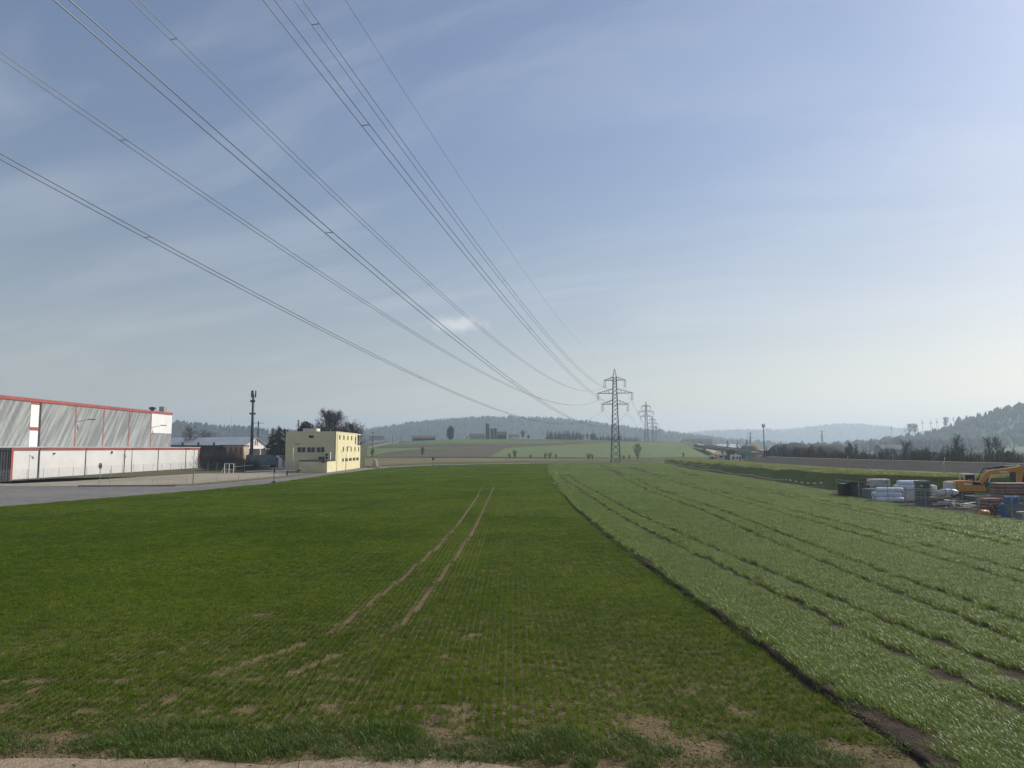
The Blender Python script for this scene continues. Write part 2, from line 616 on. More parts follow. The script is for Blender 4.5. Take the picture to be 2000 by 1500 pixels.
plain('pale_timber', (0.50, 0.43, 0.33), 0.8, 0, 0.25, 1.2, 0.3)
plain('blue_plastic', (0.05, 0.14, 0.34), 0.45, 0, 0.2, 1.5, 0.5)
plain('teal_box', (0.16, 0.20, 0.20), 0.6, 0, 0.2, 1.2, 0.4)
plain('tarp_green', (0.17, 0.19, 0.18), 0.75, 0, 0.25, 1.2, 0.3, 0.5, 4)
plain('rust', (0.13, 0.065, 0.04), 0.85, 0.2, 0.35, 2.0, 0.3, 0.4, 12)
plain('sign_red', (0.42, 0.035, 0.04), 0.45, 0, 0.08, 2, 0.5)
plain('sign_white', (0.78, 0.77, 0.76), 0.45, 0, 0.05, 2, 0.5)
plain('sign_black', (0.02, 0.02, 0.02), 0.5, 0, 0.1, 2, 0.4)
plain('sign_green', (0.03, 0.20, 0.15), 0.5, 0, 0.1, 2, 0.4)
plain('silo_grey', (0.085, 0.09, 0.10), 0.5, 0.1, 0.15, 0.15, 0.4)
plain('stone', (0.33, 0.31, 0.28), 0.9, 0, 0.3, 1.5, 0.25, 0.6, 4)
plain('tape_white', (0.75, 0.75, 0.74), 0.5, 0, 0.05, 2, 0.4)
plain('tape_red', (0.30, 0.06, 0.05), 0.5, 0, 0.1, 2, 0.4)
m = MatB('window_glass')
m.col((0.03, 0.037, 0.045)).set(0.08, 0, 0.6)


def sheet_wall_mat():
    """profiled metal cladding, slanting streaks of grazing sun painted into its colour"""
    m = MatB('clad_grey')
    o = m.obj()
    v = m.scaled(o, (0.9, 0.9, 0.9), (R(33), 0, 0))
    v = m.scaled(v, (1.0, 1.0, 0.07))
    f = m.rng(m.noise(1.15, 4, 0.55, v), 0.36, 0.64)  # streaky light of low-angle sun across the ribs, put into the base colour
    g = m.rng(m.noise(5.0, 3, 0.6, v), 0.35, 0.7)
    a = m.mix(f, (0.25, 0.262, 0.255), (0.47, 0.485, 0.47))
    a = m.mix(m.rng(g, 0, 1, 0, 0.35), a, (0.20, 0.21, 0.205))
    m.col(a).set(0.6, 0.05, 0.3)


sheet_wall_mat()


def grp(name):
    return name


# ------------------------------------------------------------------ the setting: ground, fields, road, yards
def sheet(name, pts, dz, mat, terrain=False, step=12, extra=None):
    bm = bmesh.new()
    vs = [bm.verts.new((p[0], p[1], 0)) for p in pts]
    bm.faces.new(vs)
    if terrain:
        xs, ys = [p[0] for p in pts], [p[1] for p in pts]
        for ax, lo, hi in ((0, min(xs), max(xs)), (1, min(ys), max(ys))):
            n = int((hi - lo) / step)
            for k in range(1, n + 1):
                co, no = [0, 0, 0], [0, 0, 0]
                co[ax], no[ax] = lo + k * step - step * 0.37, 1
                bmesh.ops.bisect_plane(bm, geom=bm.verts[:] + bm.edges[:] + bm.faces[:], plane_co=co, plane_no=no)
    bmesh.ops.triangulate(bm, faces=bm.faces[:])
    for v in bm.verts:
        v.co.z = float(hz(v.co.x, v.co.y)) + dz
    bmesh.ops.recalc_face_normals(bm, faces=bm.faces)
    for f in bm.faces:
        if f.normal.z < 0:
            f.normal_flip()
    me = bpy.data.meshes.new(name)
    bm.to_mesh(me)
    bm.free()
    me.materials.append(M[mat])
    if terrain:
        me.polygons.foreach_set('use_smooth', [True] * len(me.polygons))
    o = bpy.data.objects.new(name, me)
    COL.objects.link(o)
    return struct(o)


def axis(*parts):
    out = []
    for a, b, s in parts:
        out += list(np.arange(a, b, s))
    return np.array(out)


gx = np.concatenate([axis((-3300, -400, 160), (-400, -180, 20), (-180, 330, 6), (330, 600, 25), (600, 3400, 160))])
gy = np.concatenate([axis((-450, -10, 40), (-10, 16, 0.75), (16, 262, 12), (262, 760, 6), (760, 1500, 40), (1500, 6400, 170))])
GX, GY = np.meshgrid(gx, gy)
nx, ny = len(gx), len(gy)
V = np.stack([GX, GY, hz(GX, GY)], -1).reshape(-1, 3)
idx = np.arange(nx * ny).reshape(ny, nx)
Q = np.stack([idx[:-1, :-1], idx[:-1, 1:], idx[1:, 1:], idx[1:, :-1]], -1).reshape(-1, 4)
struct(np_mesh('ground', V, Q, 'meadow', smooth=True))

# surveyed lines (metres; x to the right of the tripod, y ahead)
BORDER = [(7.9, 10.5), (7.9, 14.5), (7.8, 16.2), (7.6, 18.2), (7.5, 22.4), (7.1, 31.1), (6.5, 46.0), (6.3, 73.6), (7.2, 112.6), (9.4, 168.6), (12.9, 240.6), (16, 278)]
ROAD_E = [(-100, 47), (-70, 62), (-52.4, 73.6), (-49.2, 86.3), (-44.1, 103), (-40.9, 124), (-40.2, 200), (-36.5, 225), (-26.6, 247.6), (-8, 265), (11.9, 277.5), (60, 292)]
FIELD_R = [(44, 8), (43, 40), (42.1, 59.3), (40.8, 71.7), (41.5, 90.9), (44.5, 110), (46.6, 136), (49.7, 210.6), (61.4, 311.7)]
bx_, by_ = np.array([p[0] for p in BORDER]), np.array([p[1] for p in BORDER])
border_x = lambda y: np.interp(y, by_, bx_)
rx_, ry_ = np.array([p[0] for p in ROAD_E]), np.array([p[1] for p in ROAD_E])
road_x = lambda y: np.interp(y, ry_[2:], rx_[2:])
fx_, fy_ = np.array([p[0] for p in FIELD_R]), np.array([p[1] for p in FIELD_R])
field_r = lambda y: np.interp(y, fy_, fx_)

sheet('wheat_field', [(-100, 12.6), (7.75, 12.6)] + BORDER[1:-1] + [(15, 272)] + ROAD_E[::-1][1:], 0.012, 'field_soil', True, 14)
sheet('tall_crop_field', BORDER + [(30, 290), (61, 310)] + FIELD_R[::-1][1:], 0.018, 'dark_soil', True, 14)
gr_x = np.arange(24, -26, -.16)
gr_e = np.interp(gr_x, [-60, -20, -10.5, -6, -3, 0, 5, 8, 40], [16.7, 15.05, 14.55, 14.35, 14.2, 14.0, 13.8, 13.5, 12.8]) + (fbm(gr_x, gr_x * 0 + 3, 1.6, 5, 12) - .5) * 1.1
gr_x = np.concatenate([[60, 40], gr_x, [-40, -60]])
gr_e = np.concatenate([[12.4, 12.8], gr_e, [16, 16.9]])
mb = MB()
gv = []
for a_, b_ in zip(gr_x, gr_e):
    gv += [(a_, 10.9, .03), (a_, min(b_ - .5, 12.9), .034), (a_, b_ - .12, .034), (a_, b_, .014)]
mb.add(gv, [(4 * k + q, 4 * k + 4 + q, 4 * k + 5 + q, 4 * k + 1 + q) for k in range(len(gr_x) - 1) for q in range(3)])
struct(mb.build('gravel_track', 'gravel', smooth=True))
sheet('road', ROAD_E + [(60, 301), (13.4, 287), (-12, 273), (-31, 256), (-41, 232), (-45.2, 210), (-46.0, 150), (-51.2, 116.4), (-55, 112.8), (-67.1, 111.6), (-82.5, 114), (-120, 118), (-130, 60)], 0.024, 'asphalt', True, 14)
sheet('yard', [(-120, 118.02), (-82.5, 114.02), (-67.2, 112.8), (-60, 114.8), (-53.5, 121), (-49.8, 148), (-49.4, 160), (-61, 173), (-73.5, 169), (-77, 150), (-80, 130), (-84, 121), (-120, 124)], 0.020, 'yard')
sheet('back_yard', [(-62, 171), (-49.5, 158), (-47.5, 176), (-59, 181), (-59.5, 215), (-110, 300), (-130, 300), (-66, 205)], 0.014, 'asphalt')
sheet('grass_verge', [(-67.1, 112.2), (-55, 113.4), (-51.8, 117), (-46.6, 150), (-45.9, 178), (-47.2, 178), (-49.5, 150), (-53.2, 121), (-60, 114.6)], 0.032, 'dry_meadow')


def px_sheet(name, pts, dz, mat):
    return sheet(name, [ground_at(*p) for p in pts], dz, mat, True, 10)


px_sheet('roadside_meadow', [(712, 911), (850, 904), (1060, 900.6), (1200, 899), (1266, 898), (1266, 895.5), (1000, 895), (850, 894.5), (712, 894)], 0.10, 'dry_meadow')
px_sheet('ploughed_field', [(722, 893), (760, 884), (830, 877.5), (982, 876), (972, 882), (950, 893)], 0.12, 'ploughed')
px_sheet('green_strip_field', [(716, 892), (716, 877), (800, 875), (980, 874.6), (980, 875.6), (830, 877), (758, 883.5), (720, 892.5)], 0.12, 'far_green_pale')
px_sheet('brown_strip_field', [(736, 874.5), (780, 870), (900, 868.5), (1080, 868), (1190, 864.5), (1090, 868.8), (985, 874)], 0.12, 'ploughed')
px_sheet('upper_field', [(742, 873), (775, 866), (845, 860.5), (900, 859), (1040, 861.5), (1130, 863.5), (1080, 867), (900, 867.6), (780, 869.2)], 0.14, 'far_green')
px_sheet('hill_field', [(956, 892.8), (976, 882), (988, 874.5), (1092, 869.3), (1200, 865), (1320, 864.5), (1345, 872), (1372, 885), (1384, 894.5), (1260, 895)], 0.12, 'far_green_pale')
px_sheet('farm_track', [(716, 874), (745, 868), (776, 863.6), (779, 864.3), (750, 869.5), (722, 875)], 0.2, 'yard')
px_sheet('stream_edge', [(716, 894.3), (850, 894.0), (955, 894.2), (1090, 896.2), (1270, 896.6), (1270, 895.8), (1090, 895.4), (955, 893.2), (850, 893.0), (716, 893)], 0.2, 'dark_soil')
sheet('ramp_road', [(163, 640), (170, 645), (142, 470), (112, 335), (102, 300), (94, 300), (101, 335), (131, 470)], 0.35, 'yard', True, 8)
sheet('construction_ground', [(78, 318), (101, 296), (140, 330), (190, 480), (172, 480), (141, 468), (112, 334), (96, 325)], 0.12, 'yard', True, 10)
sheet('storage_ground', [(41.2, 93.5), (40.2, 72), (41.6, 59), (43, 46), (62, 46), (62, 70), (58, 89), (50, 98), (45.5, 101)], 0.02, 'dark_soil')

# tyre tracks pressed into the young wheat
TRACK_L = [(-7.6, 20.2), (-6.6, 21.9), (-5.85, 23.8), (-5.65, 26.4), (-5.0, 34), (-4.45, 46), (-4.25, 62), (-4.3, 85), (-4.5, 112), (-4.45, 125)]
TRACK_R = [(-4.4, 22.6), (-3.85, 24.2), (-3.65, 26.4), (-3.3, 34), (-2.95, 46), (-2.75, 62), (-2.75, 85), (-2.9, 112), (-2.85, 125)]
for tr, w0 in ((TRACK_L, 0.14), (TRACK_R, 0.14)):
    ys = np.geomspace(23.0, tr[-1][1], 90)
    xs = np.interp(ys, [p[1] for p in tr], [p[0] for p in tr])
    mb = MB()
    vs = []
    for k, (x, y) in enumerate(zip(xs, ys)):
        w = w0 * (0.8 + 0.35 * float(vnoise(x * 3, y, 1.3, 4)))
        vs += [(x - w, y, 0.016), (x - w * .5, y, 0.03 + 0.02 * (k % 2)), (x + w * .5, y, 0.03 + 0.02 * ((k + 1) % 2)), (x + w, y, 0.016)]
    fs = [(4 * k + j, 4 * k + j + 1, 4 * k + j + 5, 4 * k + j + 4) for k in range(89) for j in range(3)]
    mb.add(vs, fs)
    struct(mb.build('tyre_track', 'track_soil', smooth=True))

# furrow between the two crops: a low dark earth step, wider and bare at its near end
ys = np.concatenate([np.arange(12.8, 30, 0.3), np.arange(30, 130, 1.2)])
vs = []
NC = 9
for y in ys:
    xb = float(border_x(y))
    bare = float(np.exp(-((y - 15.7) / 1.5) ** 2))
    for j, (dx, z) in enumerate([(-.10, .0), (-.04, .02), (.01, .05), (.06, .07), (.16, .08), (.4, .07), (.75, .05), (1.1, .03), (1.5, .0)]):
        x = xb + dx + .06 * (float(vnoise(j, y, .5, 7)) - .5)
        zz_ = z * (1 - .65 * bare) * float(np.interp(y, [13, 15], [.3, 1])) + (.09 * float(vnoise(x, y, .22, 5)) + .05 * float(vnoise(x, y, .09, 6)) if 0 < j < 8 else 0) * (1 if y < 40 else .4)
        vs.append((x, y, .02 + zz_))
fs = [(k * NC + j, k * NC + j + 1, (k + 1) * NC + j + 1, (k + 1) * NC + j) for k in range(len(ys) - 1) for j in range(NC - 1)]
mb = MB()
mb.add(vs, fs)
struct(mb.build('furrow', 'dark_soil', smooth=True))

# ------------------------------------------------------------------ topsoil bank and motorway embankment on the right
TOE = [(40, 64), (70, 62), (88, 58), (97, 51), (105, 46.5), (136, 48.5), (211, 52), (290, 61), (330, 72)]
toe_x = lambda y: np.interp(y, [p[0] for p in TOE], [p[1] for p in TOE])


def bank_h(x, y):
    d = x - toe_x(y)
    top = np.interp(y, [40, 70, 100, 136, 211, 300, 330], [2.5, 2.5, 2.35, 2.15, 1.9, 1.5, 0.2])
    face = sstep(-0.2, 1.7 + 0.9 * vnoise(x, y, 6, 8), d)
    back = 1 - 0.85 * sstep(7, 40, d)
    lump = (fbm(x, y, 5.0, 4, 2) - 0.5) * 0.9 * sstep(0.2, 3, d) * (1 - 0.75 * sstep(5, 14, d))
    return np.maximum(top * face * back + lump * (top > 0.3), -0.05)


yy = np.concatenate([np.arange(38, 130, 1.0), np.arange(130, 334, 2.2)])
dd = np.concatenate([np.arange(-0.8, 3.4, 0.2), np.arange(3.4, 8, 0.6), np.arange(8, 55, 2.4)])
YY, DD = np.meshgrid(yy, dd, indexing='ij')
XX = toe_x(YY) + DD
V = np.stack([XX, YY, bank_h(XX, YY) + 0.03 + hz(XX, YY)], -1).reshape(-1, 3)
idx = np.arange(YY.size).reshape(YY.shape)
Q = np.stack([idx[:-1, :-1], idx[:-1, 1:], idx[1:, 1:], idx[1:, :-1]], -1).reshape(-1, 4)
struct(np_mesh('topsoil_bank', V, Q, 'bank_grass', smooth=True))

CREST = [(20, 136), (60, 130), (100, 124), (157, 113.5), (187, 108), (221, 102.5), (270, 101), (300, 102.5), (322, 104)]
crest_x = lambda y: np.interp(y, [p[0] for p in CREST], [p[1] for p in CREST])
yy = np.arange(20, 323, 3.0)
dd = np.array([-16, -13, -11, -9, -7, -5, -3, -1.4, -0.4, 0.6, 2.5, 5, 8, 12])
YY, DD = np.meshgrid(yy, dd, indexing='ij')
prof = np.interp(DD, [-16, -11, -1.4, -0.2, 3, 8, 12], [-0.2, 0.15, 2.2, 2.5, 2.45, 1.2, 0.0])
endf = sstep(322, 288, YY)
ZZ = prof * endf + (fbm(YY, DD, 6, 3, 4) - 0.5) * 0.35 * (np.abs(DD) > 1.5) * endf
V = np.stack([crest_x(YY) + DD, YY, ZZ], -1).reshape(-1, 3)
idx = np.arange(YY.size).reshape(YY.shape)
Q = np.stack([idx[:-1, :-1], idx[:-1, 1:], idx[1:, 1:], idx[1:, :-1]], -1).reshape(-1, 4)
struct(np_mesh('motorway_embankment', V, Q, 'grey_subsoil', smooth=True))
mb = MB()
pts = [(float(crest_x(y)) + 0.2, y, 2.5 * float(sstep(322, 288, y))) for y in np.arange(30, 300, 6)]
vs = []
for p in pts:
    vs += [(p[0] - 0.55, p[1], p[2] + 0.06), (p[0] + 1.6, p[1], p[2] + 0.10)]
mb.add(vs, [(2 * k, 2 * k + 1, 2 * k + 3, 2 * k + 2) for k in range(len(pts) - 1)])
struct(mb.build('embankment_track', 'gravel'))


def heap(name, cx, cy, rx, ry, h, mat, seed):
    n, m_ = 40, 12
    vs = [(cx, cy, h)]
    fs = []
    for j in range(1, m_ + 1):
        t = j / m_
        for k in range(n):
            a = 2 * math.pi * k / n
            ux, uy = math.cos(a), math.sin(a)
            x, y = cx + rx * t * ux, cy + ry * t * uy
            z = h * (1 - float(sstep(.35, 1.0, t))) * (0.82 + 0.36 * float(fbm(ux * 2 * t + 5, uy * 2 * t + 5, 0.9, 3, seed))) - 0.1 * t
            vs.append((x, y, z))
    for k in range(n):
        fs.append((0, 1 + k, 1 + (k + 1) % n))
    for j in range(m_ - 1):
        for k in range(n):
            a, b = 1 + j * n + k, 1 + j * n + (k + 1) % n
            fs.append((a, a + n, b + n, b))
    mb = MB()
    mb.add(vs, fs)
    return mb.build(name, mat, smooth=True)


tag(heap('gravel_heap', 142, 362, 19, 18, 7.8, 'heap_gravel', 1), 'flat-topped dark gravel heap behind the light mast by the embankment', 'gravel heap', 'heaps behind the embankment')
tag(heap('gravel_heap', 163, 372, 22, 20, 7.6, 'heap_gravel', 2), 'larger rounded gravel heap behind the bare motorway hedge', 'gravel heap', 'heaps behind the embankment')
tag(heap('sand_heap', 126, 378, 9, 10, 7.0, 'dry_soil', 3), 'pale sand heap next to the dark gravel heaps', 'sand heap')

# ------------------------------------------------------------------ hills and their woods


def cone_tree(n=5, tiers=3):
    """unit conifer, height 1"""
    vs, fs = [], []
    for t in range(tiers):
        z0, z1 = 0.08 + 0.27 * t, 0.08 + 0.27 * t + (0.42 if t < tiers - 1 else 0.38)
        r = 0.19 * (1 - 0.27 * t)
        o = len(vs)
        for k in range(n):
            a = 2 * math.pi * (k + 0.4 * t) / n
            q = r * (0.75 + 0.5 * random.random())
            vs.append((q * math.cos(a), q * math.sin(a), z0 - 0.05 * random.random()))
        vs.append((0, 0, min(1.0, z1)))
        for k in range(n):
            fs.append((o + k, o + (k + 1) % n, o + n))
    return np.array(vs), np.array(fs)


def round_tree():
    vs, fs = [], []
    bm = bmesh.new()
    bmesh.ops.create_icosphere(bm, subdivisions=1, radius=1)
    for v in bm.verts:
        q = 0.75 + 0.5 * random.random()
        vs.append((v.co.x * 0.30 * q, v.co.y * 0.30 * q, 0.6 + v.co.z * 0.4 * q))
    bm.verts.index_update()
    for f in bm.faces:
        fs.append(tuple(v.index for v in f.verts))
    bm.free()
    return np.array(vs), np.array(fs)


CONES = [cone_tree(5 + k % 2, 3) for k in range(6)]
ROUNDS = [round_tree() for _ in range(4)]


def scatter_trees(name, P, H, label, mat, frac_round=0.1, seed=1):
    rg = np.random.default_rng(seed)
    Vs, Fs, o = [], [], 0
    for p, h in zip(P, H):
        v, f = ROUNDS[rg.integers(4)] if rg.random() < frac_round else CONES[rg.integers(6)]
        a = rg.random() * 6.28
        c, s_ = math.cos(a), math.sin(a)
        w = h * (0.8 + 0.4 * rg.random())
        q = np.stack([(v[:, 0] * c - v[:, 1] * s_) * w, (v[:, 0] * s_ + v[:, 1] * c) * w, v[:, 2] * h], -1) + p
        Vs.append(q)
        Fs.append(f + o)
        o += len(v)
    ob = np_mesh(name, np.concatenate(Vs), np.concatenate(Fs), mat)
    struct(ob, 'stuff')
    return tag(ob, label, 'woodland')


def ridge(name, crest, Y0, depth, tree_h, ntrees, mat, label, seed, frac=0.08, z_toe=3.0, wood_from=None, span=None):
    """a hill whose skyline runs through the surveyed bearings/heights, at distance Y0"""
    pxs = np.array([c[0] for c in crest], float)
    pys = np.array([c[1] for c in crest], float)
    W = [place(a, b, Y0) for a, b in zip(pxs, pys)]
    X = np.linspace(W[0][0], W[-1][0], 140)
    Z = np.interp(X, [w[0] for w in W], [w[2] for w in W])
    ker = np.ones(7) / 7
    Z = np.convolve(np.pad(Z, 3, 'edge'), ker, 'valid') - tree_h * 0.82
    T = np.linspace(-1, 1.2, 26)

    def zf(x, t):
        zc_ = np.interp(x, X, Z)
        g = np.where(t < 0, sstep(-1, 0, t) ** 0.85, 1 - sstep(0, 1.2, t))
        return z_toe + (zc_ - z_toe) * g + (fbm(x, t * depth, depth * 0.4, 3, seed) - 0.5) * 0.12 * (zc_ - z_toe) * (np.abs(t) > 0.03) * (np.abs(t) < 0.98)
    TT, XX_ = np.meshgrid(T, X, indexing='ij')
    V_ = np.stack([XX_, Y0 + TT * depth, zf(XX_, TT) - 2.0 * (np.abs(TT) > 0.95)], -1).reshape(-1, 3)
    ix = np.arange(TT.size).reshape(TT.shape)
    Q_ = np.stack([ix[:-1, :-1], ix[:-1, 1:], ix[1:, 1:], ix[1:, :-1]], -1).reshape(-1, 4)
    struct(np_mesh(name, V_, Q_, mat, smooth=True))
    rg = np.random.default_rng(seed)
    n2 = ntrees // 4
    tx = np.concatenate([rg.uniform(X[0], X[-1], ntrees), np.linspace(X[0], X[-1], n2) + rg.normal(0, 3, n2)])
    tt = np.concatenate([rg.uniform(-0.98, 0.12, ntrees), rg.normal(0, 0.012, n2)])
    if wood_from:
        keep = tt > wood_from
        keep |= fbm(tx, tt * depth, 120, 2, seed) > 0.56
        tx, tt = tx[keep], tt[keep]
    hh = tree_h * (0.6 + 0.6 * rg.random(len(tx)) ** 1.3)
    P = np.stack([tx, Y0 + tt * depth, zf(tx, tt) - 0.5], -1)
    scatter_trees(name.replace('hill', 'wood').replace('ridge', 'wood'), P, hh, label, 'needles_far', frac, seed)


ridge('forest_hill', [(560, 856), (640, 848), (700, 843), (730, 837), (800, 827), (830, 822), (880, 817.5), (960, 815.5), (1060, 816), (1130, 821), (1200, 831), (1260, 838), (1330, 847), (1400, 856), (1450, 864)],
      2300, 520, 19, 5200, 'forest_floor', 'dark conifer forest covering the long hill behind the silos', 11)
ridge('low_ridge', [(-500, 826), (-100, 828), (200, 826), (345, 822), (400, 829), (440, 832), (520, 837), (600, 841), (680, 846), (760, 856)],
      1700, 300, 15, 3200, 'forest_floor', 'wooded low ridge behind the white barn and the mast', 12, 0.35)
ridge('far_hill', [(1150, 858), (1250, 853), (1330, 846), (1400, 839.5), (1460, 838), (1540, 838), (1600, 830), (1640, 827), (1690, 828), (1730, 833), (1800, 842), (1900, 850), (2100, 850)],
      4600, 800, 20, 5200, 'forest_floor', 'pale hazy wooded hill farthest off behind the gravel heaps', 13)
ridge('right_hill', [(1560, 872), (1620, 868), (1690, 863), (1760, 855), (1810, 848), (1850, 836), (1885, 822), (1920, 809), (1960, 797), (2000, 791), (2080, 780), (2250, 765), (2500, 765), (2900, 790)],
      1250, 380, 17, 4200, 'far_green', 'hazy conifer wood on the steep hill above the motorway hedge', 14, 0.25, wood_from=-0.45)

# ------------------------------------------------------------------ trees


def bare_tree_parts(seed, h, spread=0.34, nb=30, low=0.16, rise=0.75, twigs=6, tw=0.02, droop=0.0, stems=1, trunk_r=None, sub=6):
    """leafless tree: leader(s), limbs inside a rounded crown outline, side shoots and fine twigs"""
    rg = random.Random(seed)
    a = MB()
    vs, fs = [], []

    def sliver(p, q, w):
        d = q - p
        s_ = d.cross(Vector((rg.uniform(-1, 1), rg.uniform(-1, 1), rg.uniform(-1, 1)))).normalized() * w
        o = len(vs)
        vs.extend([p - s_, p + s_, q])
        fs.append((o, o + 1, o + 2))

    def rnd(k=1.0):
        return Vector((rg.uniform(-1, 1), rg.uniform(-1, 1), rg.uniform(-1, 1))) * k
    for st in range(stems):
        r0 = (trunk_r or h * 0.016) * (1 if stems == 1 else .6)
        hh = h * (1 if st == 0 else rg.uniform(.65, .97))
        az0 = rg.uniform(0, 6.28)
        lean = 0.0 if stems == 1 else rg.uniform(.12, .42)
        N = 9
        pts = [Vector((0, 0, -.15))]
        for i in range(1, N + 1):
            f = i / N
            pts.append(Vector((math.cos(az0) * lean * hh * f ** .8, math.sin(az0) * lean * hh * f ** .8, hh * .93 * f)) + rnd(hh * .012 * (i > 1)))
        for i in range(N):
            a.tube(pts[i], pts[i + 1], max(r0 * (1 - .92 * i / N), tw), max(r0 * (1 - .92 * (i + 1) / N), tw * .8), 6, cap=False)
        for b in range(nb):
            u = low + (.97 - low) * (b + rg.random()) / nb
            i = min(N - 1, int(u * N))
            p = pts[i].lerp(pts[i + 1], u * N - i)
            v = (u - low) / (1 - low)
            prof = (math.sin(math.pi * min(1, .18 + .80 * v)) ** .8) * .9 + .12
            L = spread * h * prof * rg.uniform(.65, 1.12) * (1 if stems == 1 else .6)
            az = b * 2.4 + rg.uniform(-.6, .6) + st
            d = Vector((math.cos(az), math.sin(az), rise * rg.uniform(.5, 1.3))).normalized()
            q, rb = p, max(r0 * (1 - .9 * u) * .5, tw)
            for k in range(5):
                d = (d + rnd(.16) + Vector((0, 0, .10))).normalized()
                q2 = q + d * (L / 5)
                a.tube(q, q2, max(rb * (1 - .18 * k), tw * .7), max(rb * (1 - .18 * (k + 1)), tw * .5), 4, cap=False)
                for _ in range(sub // 2 if k == 0 else sub):
                    e = (d + rnd(.95) + Vector((0, 0, .2))).normalized()
                    o_ = q.lerp(q2, rg.random())
                    ls = L * rg.uniform(.18, .42)
                    m_ = o_ + e * ls
                    sliver(o_, m_, tw * 1.0)
                    for _ in range(twigs):
                        g_ = o_.lerp(m_, rg.uniform(.25, 1))
                        e2 = (e + rnd(.9) - Vector((0, 0, droop))).normalized()
                        sliver(g_, g_ + e2 * ls * rg.uniform(.3, .65), tw * .7)
                q = q2
    top = max(p.z for p in vs)
    k = h / top
    a.v = [(p[0] * k, p[1] * k, p[2] * k) for p in a.v]
    b = MB()
    b.add([p * k for p in vs], fs)
    return a, b


def bare_tree(name, label, cat, loc, seed, h, group=None, bark='bark', twig='twig', rz=0, **kw):
    a, b = bare_tree_parts(seed, h, **kw)
    t = thing(name, label, cat, loc, rz, group)
    a.build('trunk', bark, t, fix=False, smooth=True)
    b.build('crown', twig, t, fix=False)
    return t


def conifer(name, label, loc, seed, h, width, group=None, nb=90, clump=9, mat='needles', gap=0.0, base=0.08, fat=1.0):
    rg = random.Random(seed)
    t = thing(name, label, 'tree', loc, 0, group)
    MB().tube((0, 0, -0.1), (0, 0, h * 0.97), h * 0.017, 0.02, 6).build('trunk', 'bark', t, smooth=True)
    vs, fs = [], []
    for i in range(nb):
        u = (i + rg.random()) / nb
        z = h * (base + (1 - base) * u)
        L = width * (1 - u) ** 0.8 * rg.uniform(0.65, 1.15) + 0.15
        if rg.random() < gap:
            continue
        a = rg.uniform(0, 2 * math.pi)
        dx, dy = math.cos(a), math.sin(a)
        for k in range(clump):
            s_ = (k + rg.random()) / clump
            c = Vector((dx * L * s_, dy * L * s_, z - L * 0.28 * s_ * s_ + L * 0.06))
            w = ((0.32 + 0.5 * (1 - s_)) * L * 0.30 + 0.10) * fat
            d1 = Vector((dx + rg.uniform(-.8, .8), dy + rg.uniform(-.8, .8), rg.uniform(-.5, .25))).normalized() * w * 1.5
            d2 = d1.cross(Vector((rg.uniform(-.6, .6), rg.uniform(-.6, .6), 1))).normalized() * w * 0.55
            o = len(vs)
            vs += [c - d1 * 0.3 - d2, c - d1 * 0.3 + d2, c + d1]
            fs.append((o, o + 1, o + 2))
    b = MB()
    b.add(vs, fs)
    b.build('crown', mat, t, fix=False)
    return t


# big bare birch-like tree and companions behind the yellow building
Y_B = 243
p = place(655, 800, Y_B)
bare_tree('bare_tree', 'tall broad leafless tree rising behind the yellow building roof', 'tree', (p[0] - 1.5, Y_B, 0), 21, 20.5, None, 'bark', 'twig_birch', tw=0.045, droop=0.5, nb=56, spread=.38, rise=1.1, twigs=11, sub=9, low=.2)
bare_tree('bare_tree', 'second leafless tree leaning out beside the tall one behind the yellow roof', 'tree', (p[0] + 5.0, Y_B + 2, 0), 22, 16.5, None, 'bark', 'twig_birch', tw=0.045, droop=0.8, nb=50, spread=.44, rise=.9, twigs=10, sub=8, low=.2)
bare_tree('bare_tree', 'small grey leafless tree between the dark round bush and tall tree', 'tree', (place(620, 820, 240)[0], 240, 0), 23, 13.5, None, 'bark', 'twig', tw=0.025)


def leaf_blob(name, label, loc, rx, rz_, zc_, seed, mat, n=1500, cat='bush', size=0.28):
    rg = np.random.default_rng(seed)
    t = thing(name, label, cat, loc)
    MB().tube((0, 0, -0.1), (0, 0, zc_), 0.18, 0.08, 6).build('trunk', 'bark', t, smooth=True)
    d = rg.normal(size=(n, 3))
    d /= np.linalg.norm(d, axis=1)[:, None]
    r = rg.random(n) ** 0.25 * (0.82 + 0.3 * vnoise(d[:, 0] * 3 + 9, d[:, 1] * 3 + d[:, 2] * 2 + 9, 0.7, seed))
    c = d * r[:, None] * np.array([rx, rx, rz_]) + np.array([0, 0, zc_])
    a = rg.normal(size=(n, 3)) * size
    b = rg.normal(size=(n, 3)) * size
    V_ = np.concatenate([c - a * .5, c + a * .5, c + b], 0)
    i = np.arange(n)
    np_mesh('crown', V_, np.stack([i, i + n, i + 2 * n], -1), mat, t)
    return t


leaf_blob('evergreen_bush', 'dark dense round evergreen crown behind the rooftop of the yellow building', (place(599, 830, 222)[0], 222, 0), 2.9, 4.8, 9.4, 31, 'yew_leaf', 3800, 'tree', 0.35)
leaf_blob('evergreen_bush', 'broad dark evergreen mass at the foot of the tall leafless tree', (place(640, 838, 232)[0], 232, 0), 6.0, 4.6, 8.2, 32, 'yew_leaf', 5200, 'tree', 0.4)
conifer('spruce_tree', 'open dark spruce with drooping boughs beside the yellow building', (place(545, 830, 230)[0], 230, 0), 41, 13.2, 4.6, None, 120, 13, gap=0.15, fat=1.5)
conifer('spruce_tree', 'shorter open spruce between the trailer and the drooping spruce', (place(533, 830, 226)[0], 226, 0), 42, 12.4, 3.6, None, 100, 12, gap=0.2, fat=1.5)
conifer('spruce_tree', 'thin-topped spruce poking up behind the yellow building front', (place(583, 815, 238)[0], 238, 0), 43, 15.5, 3.6, None, 90, 10, gap=0.2, fat=1.5)
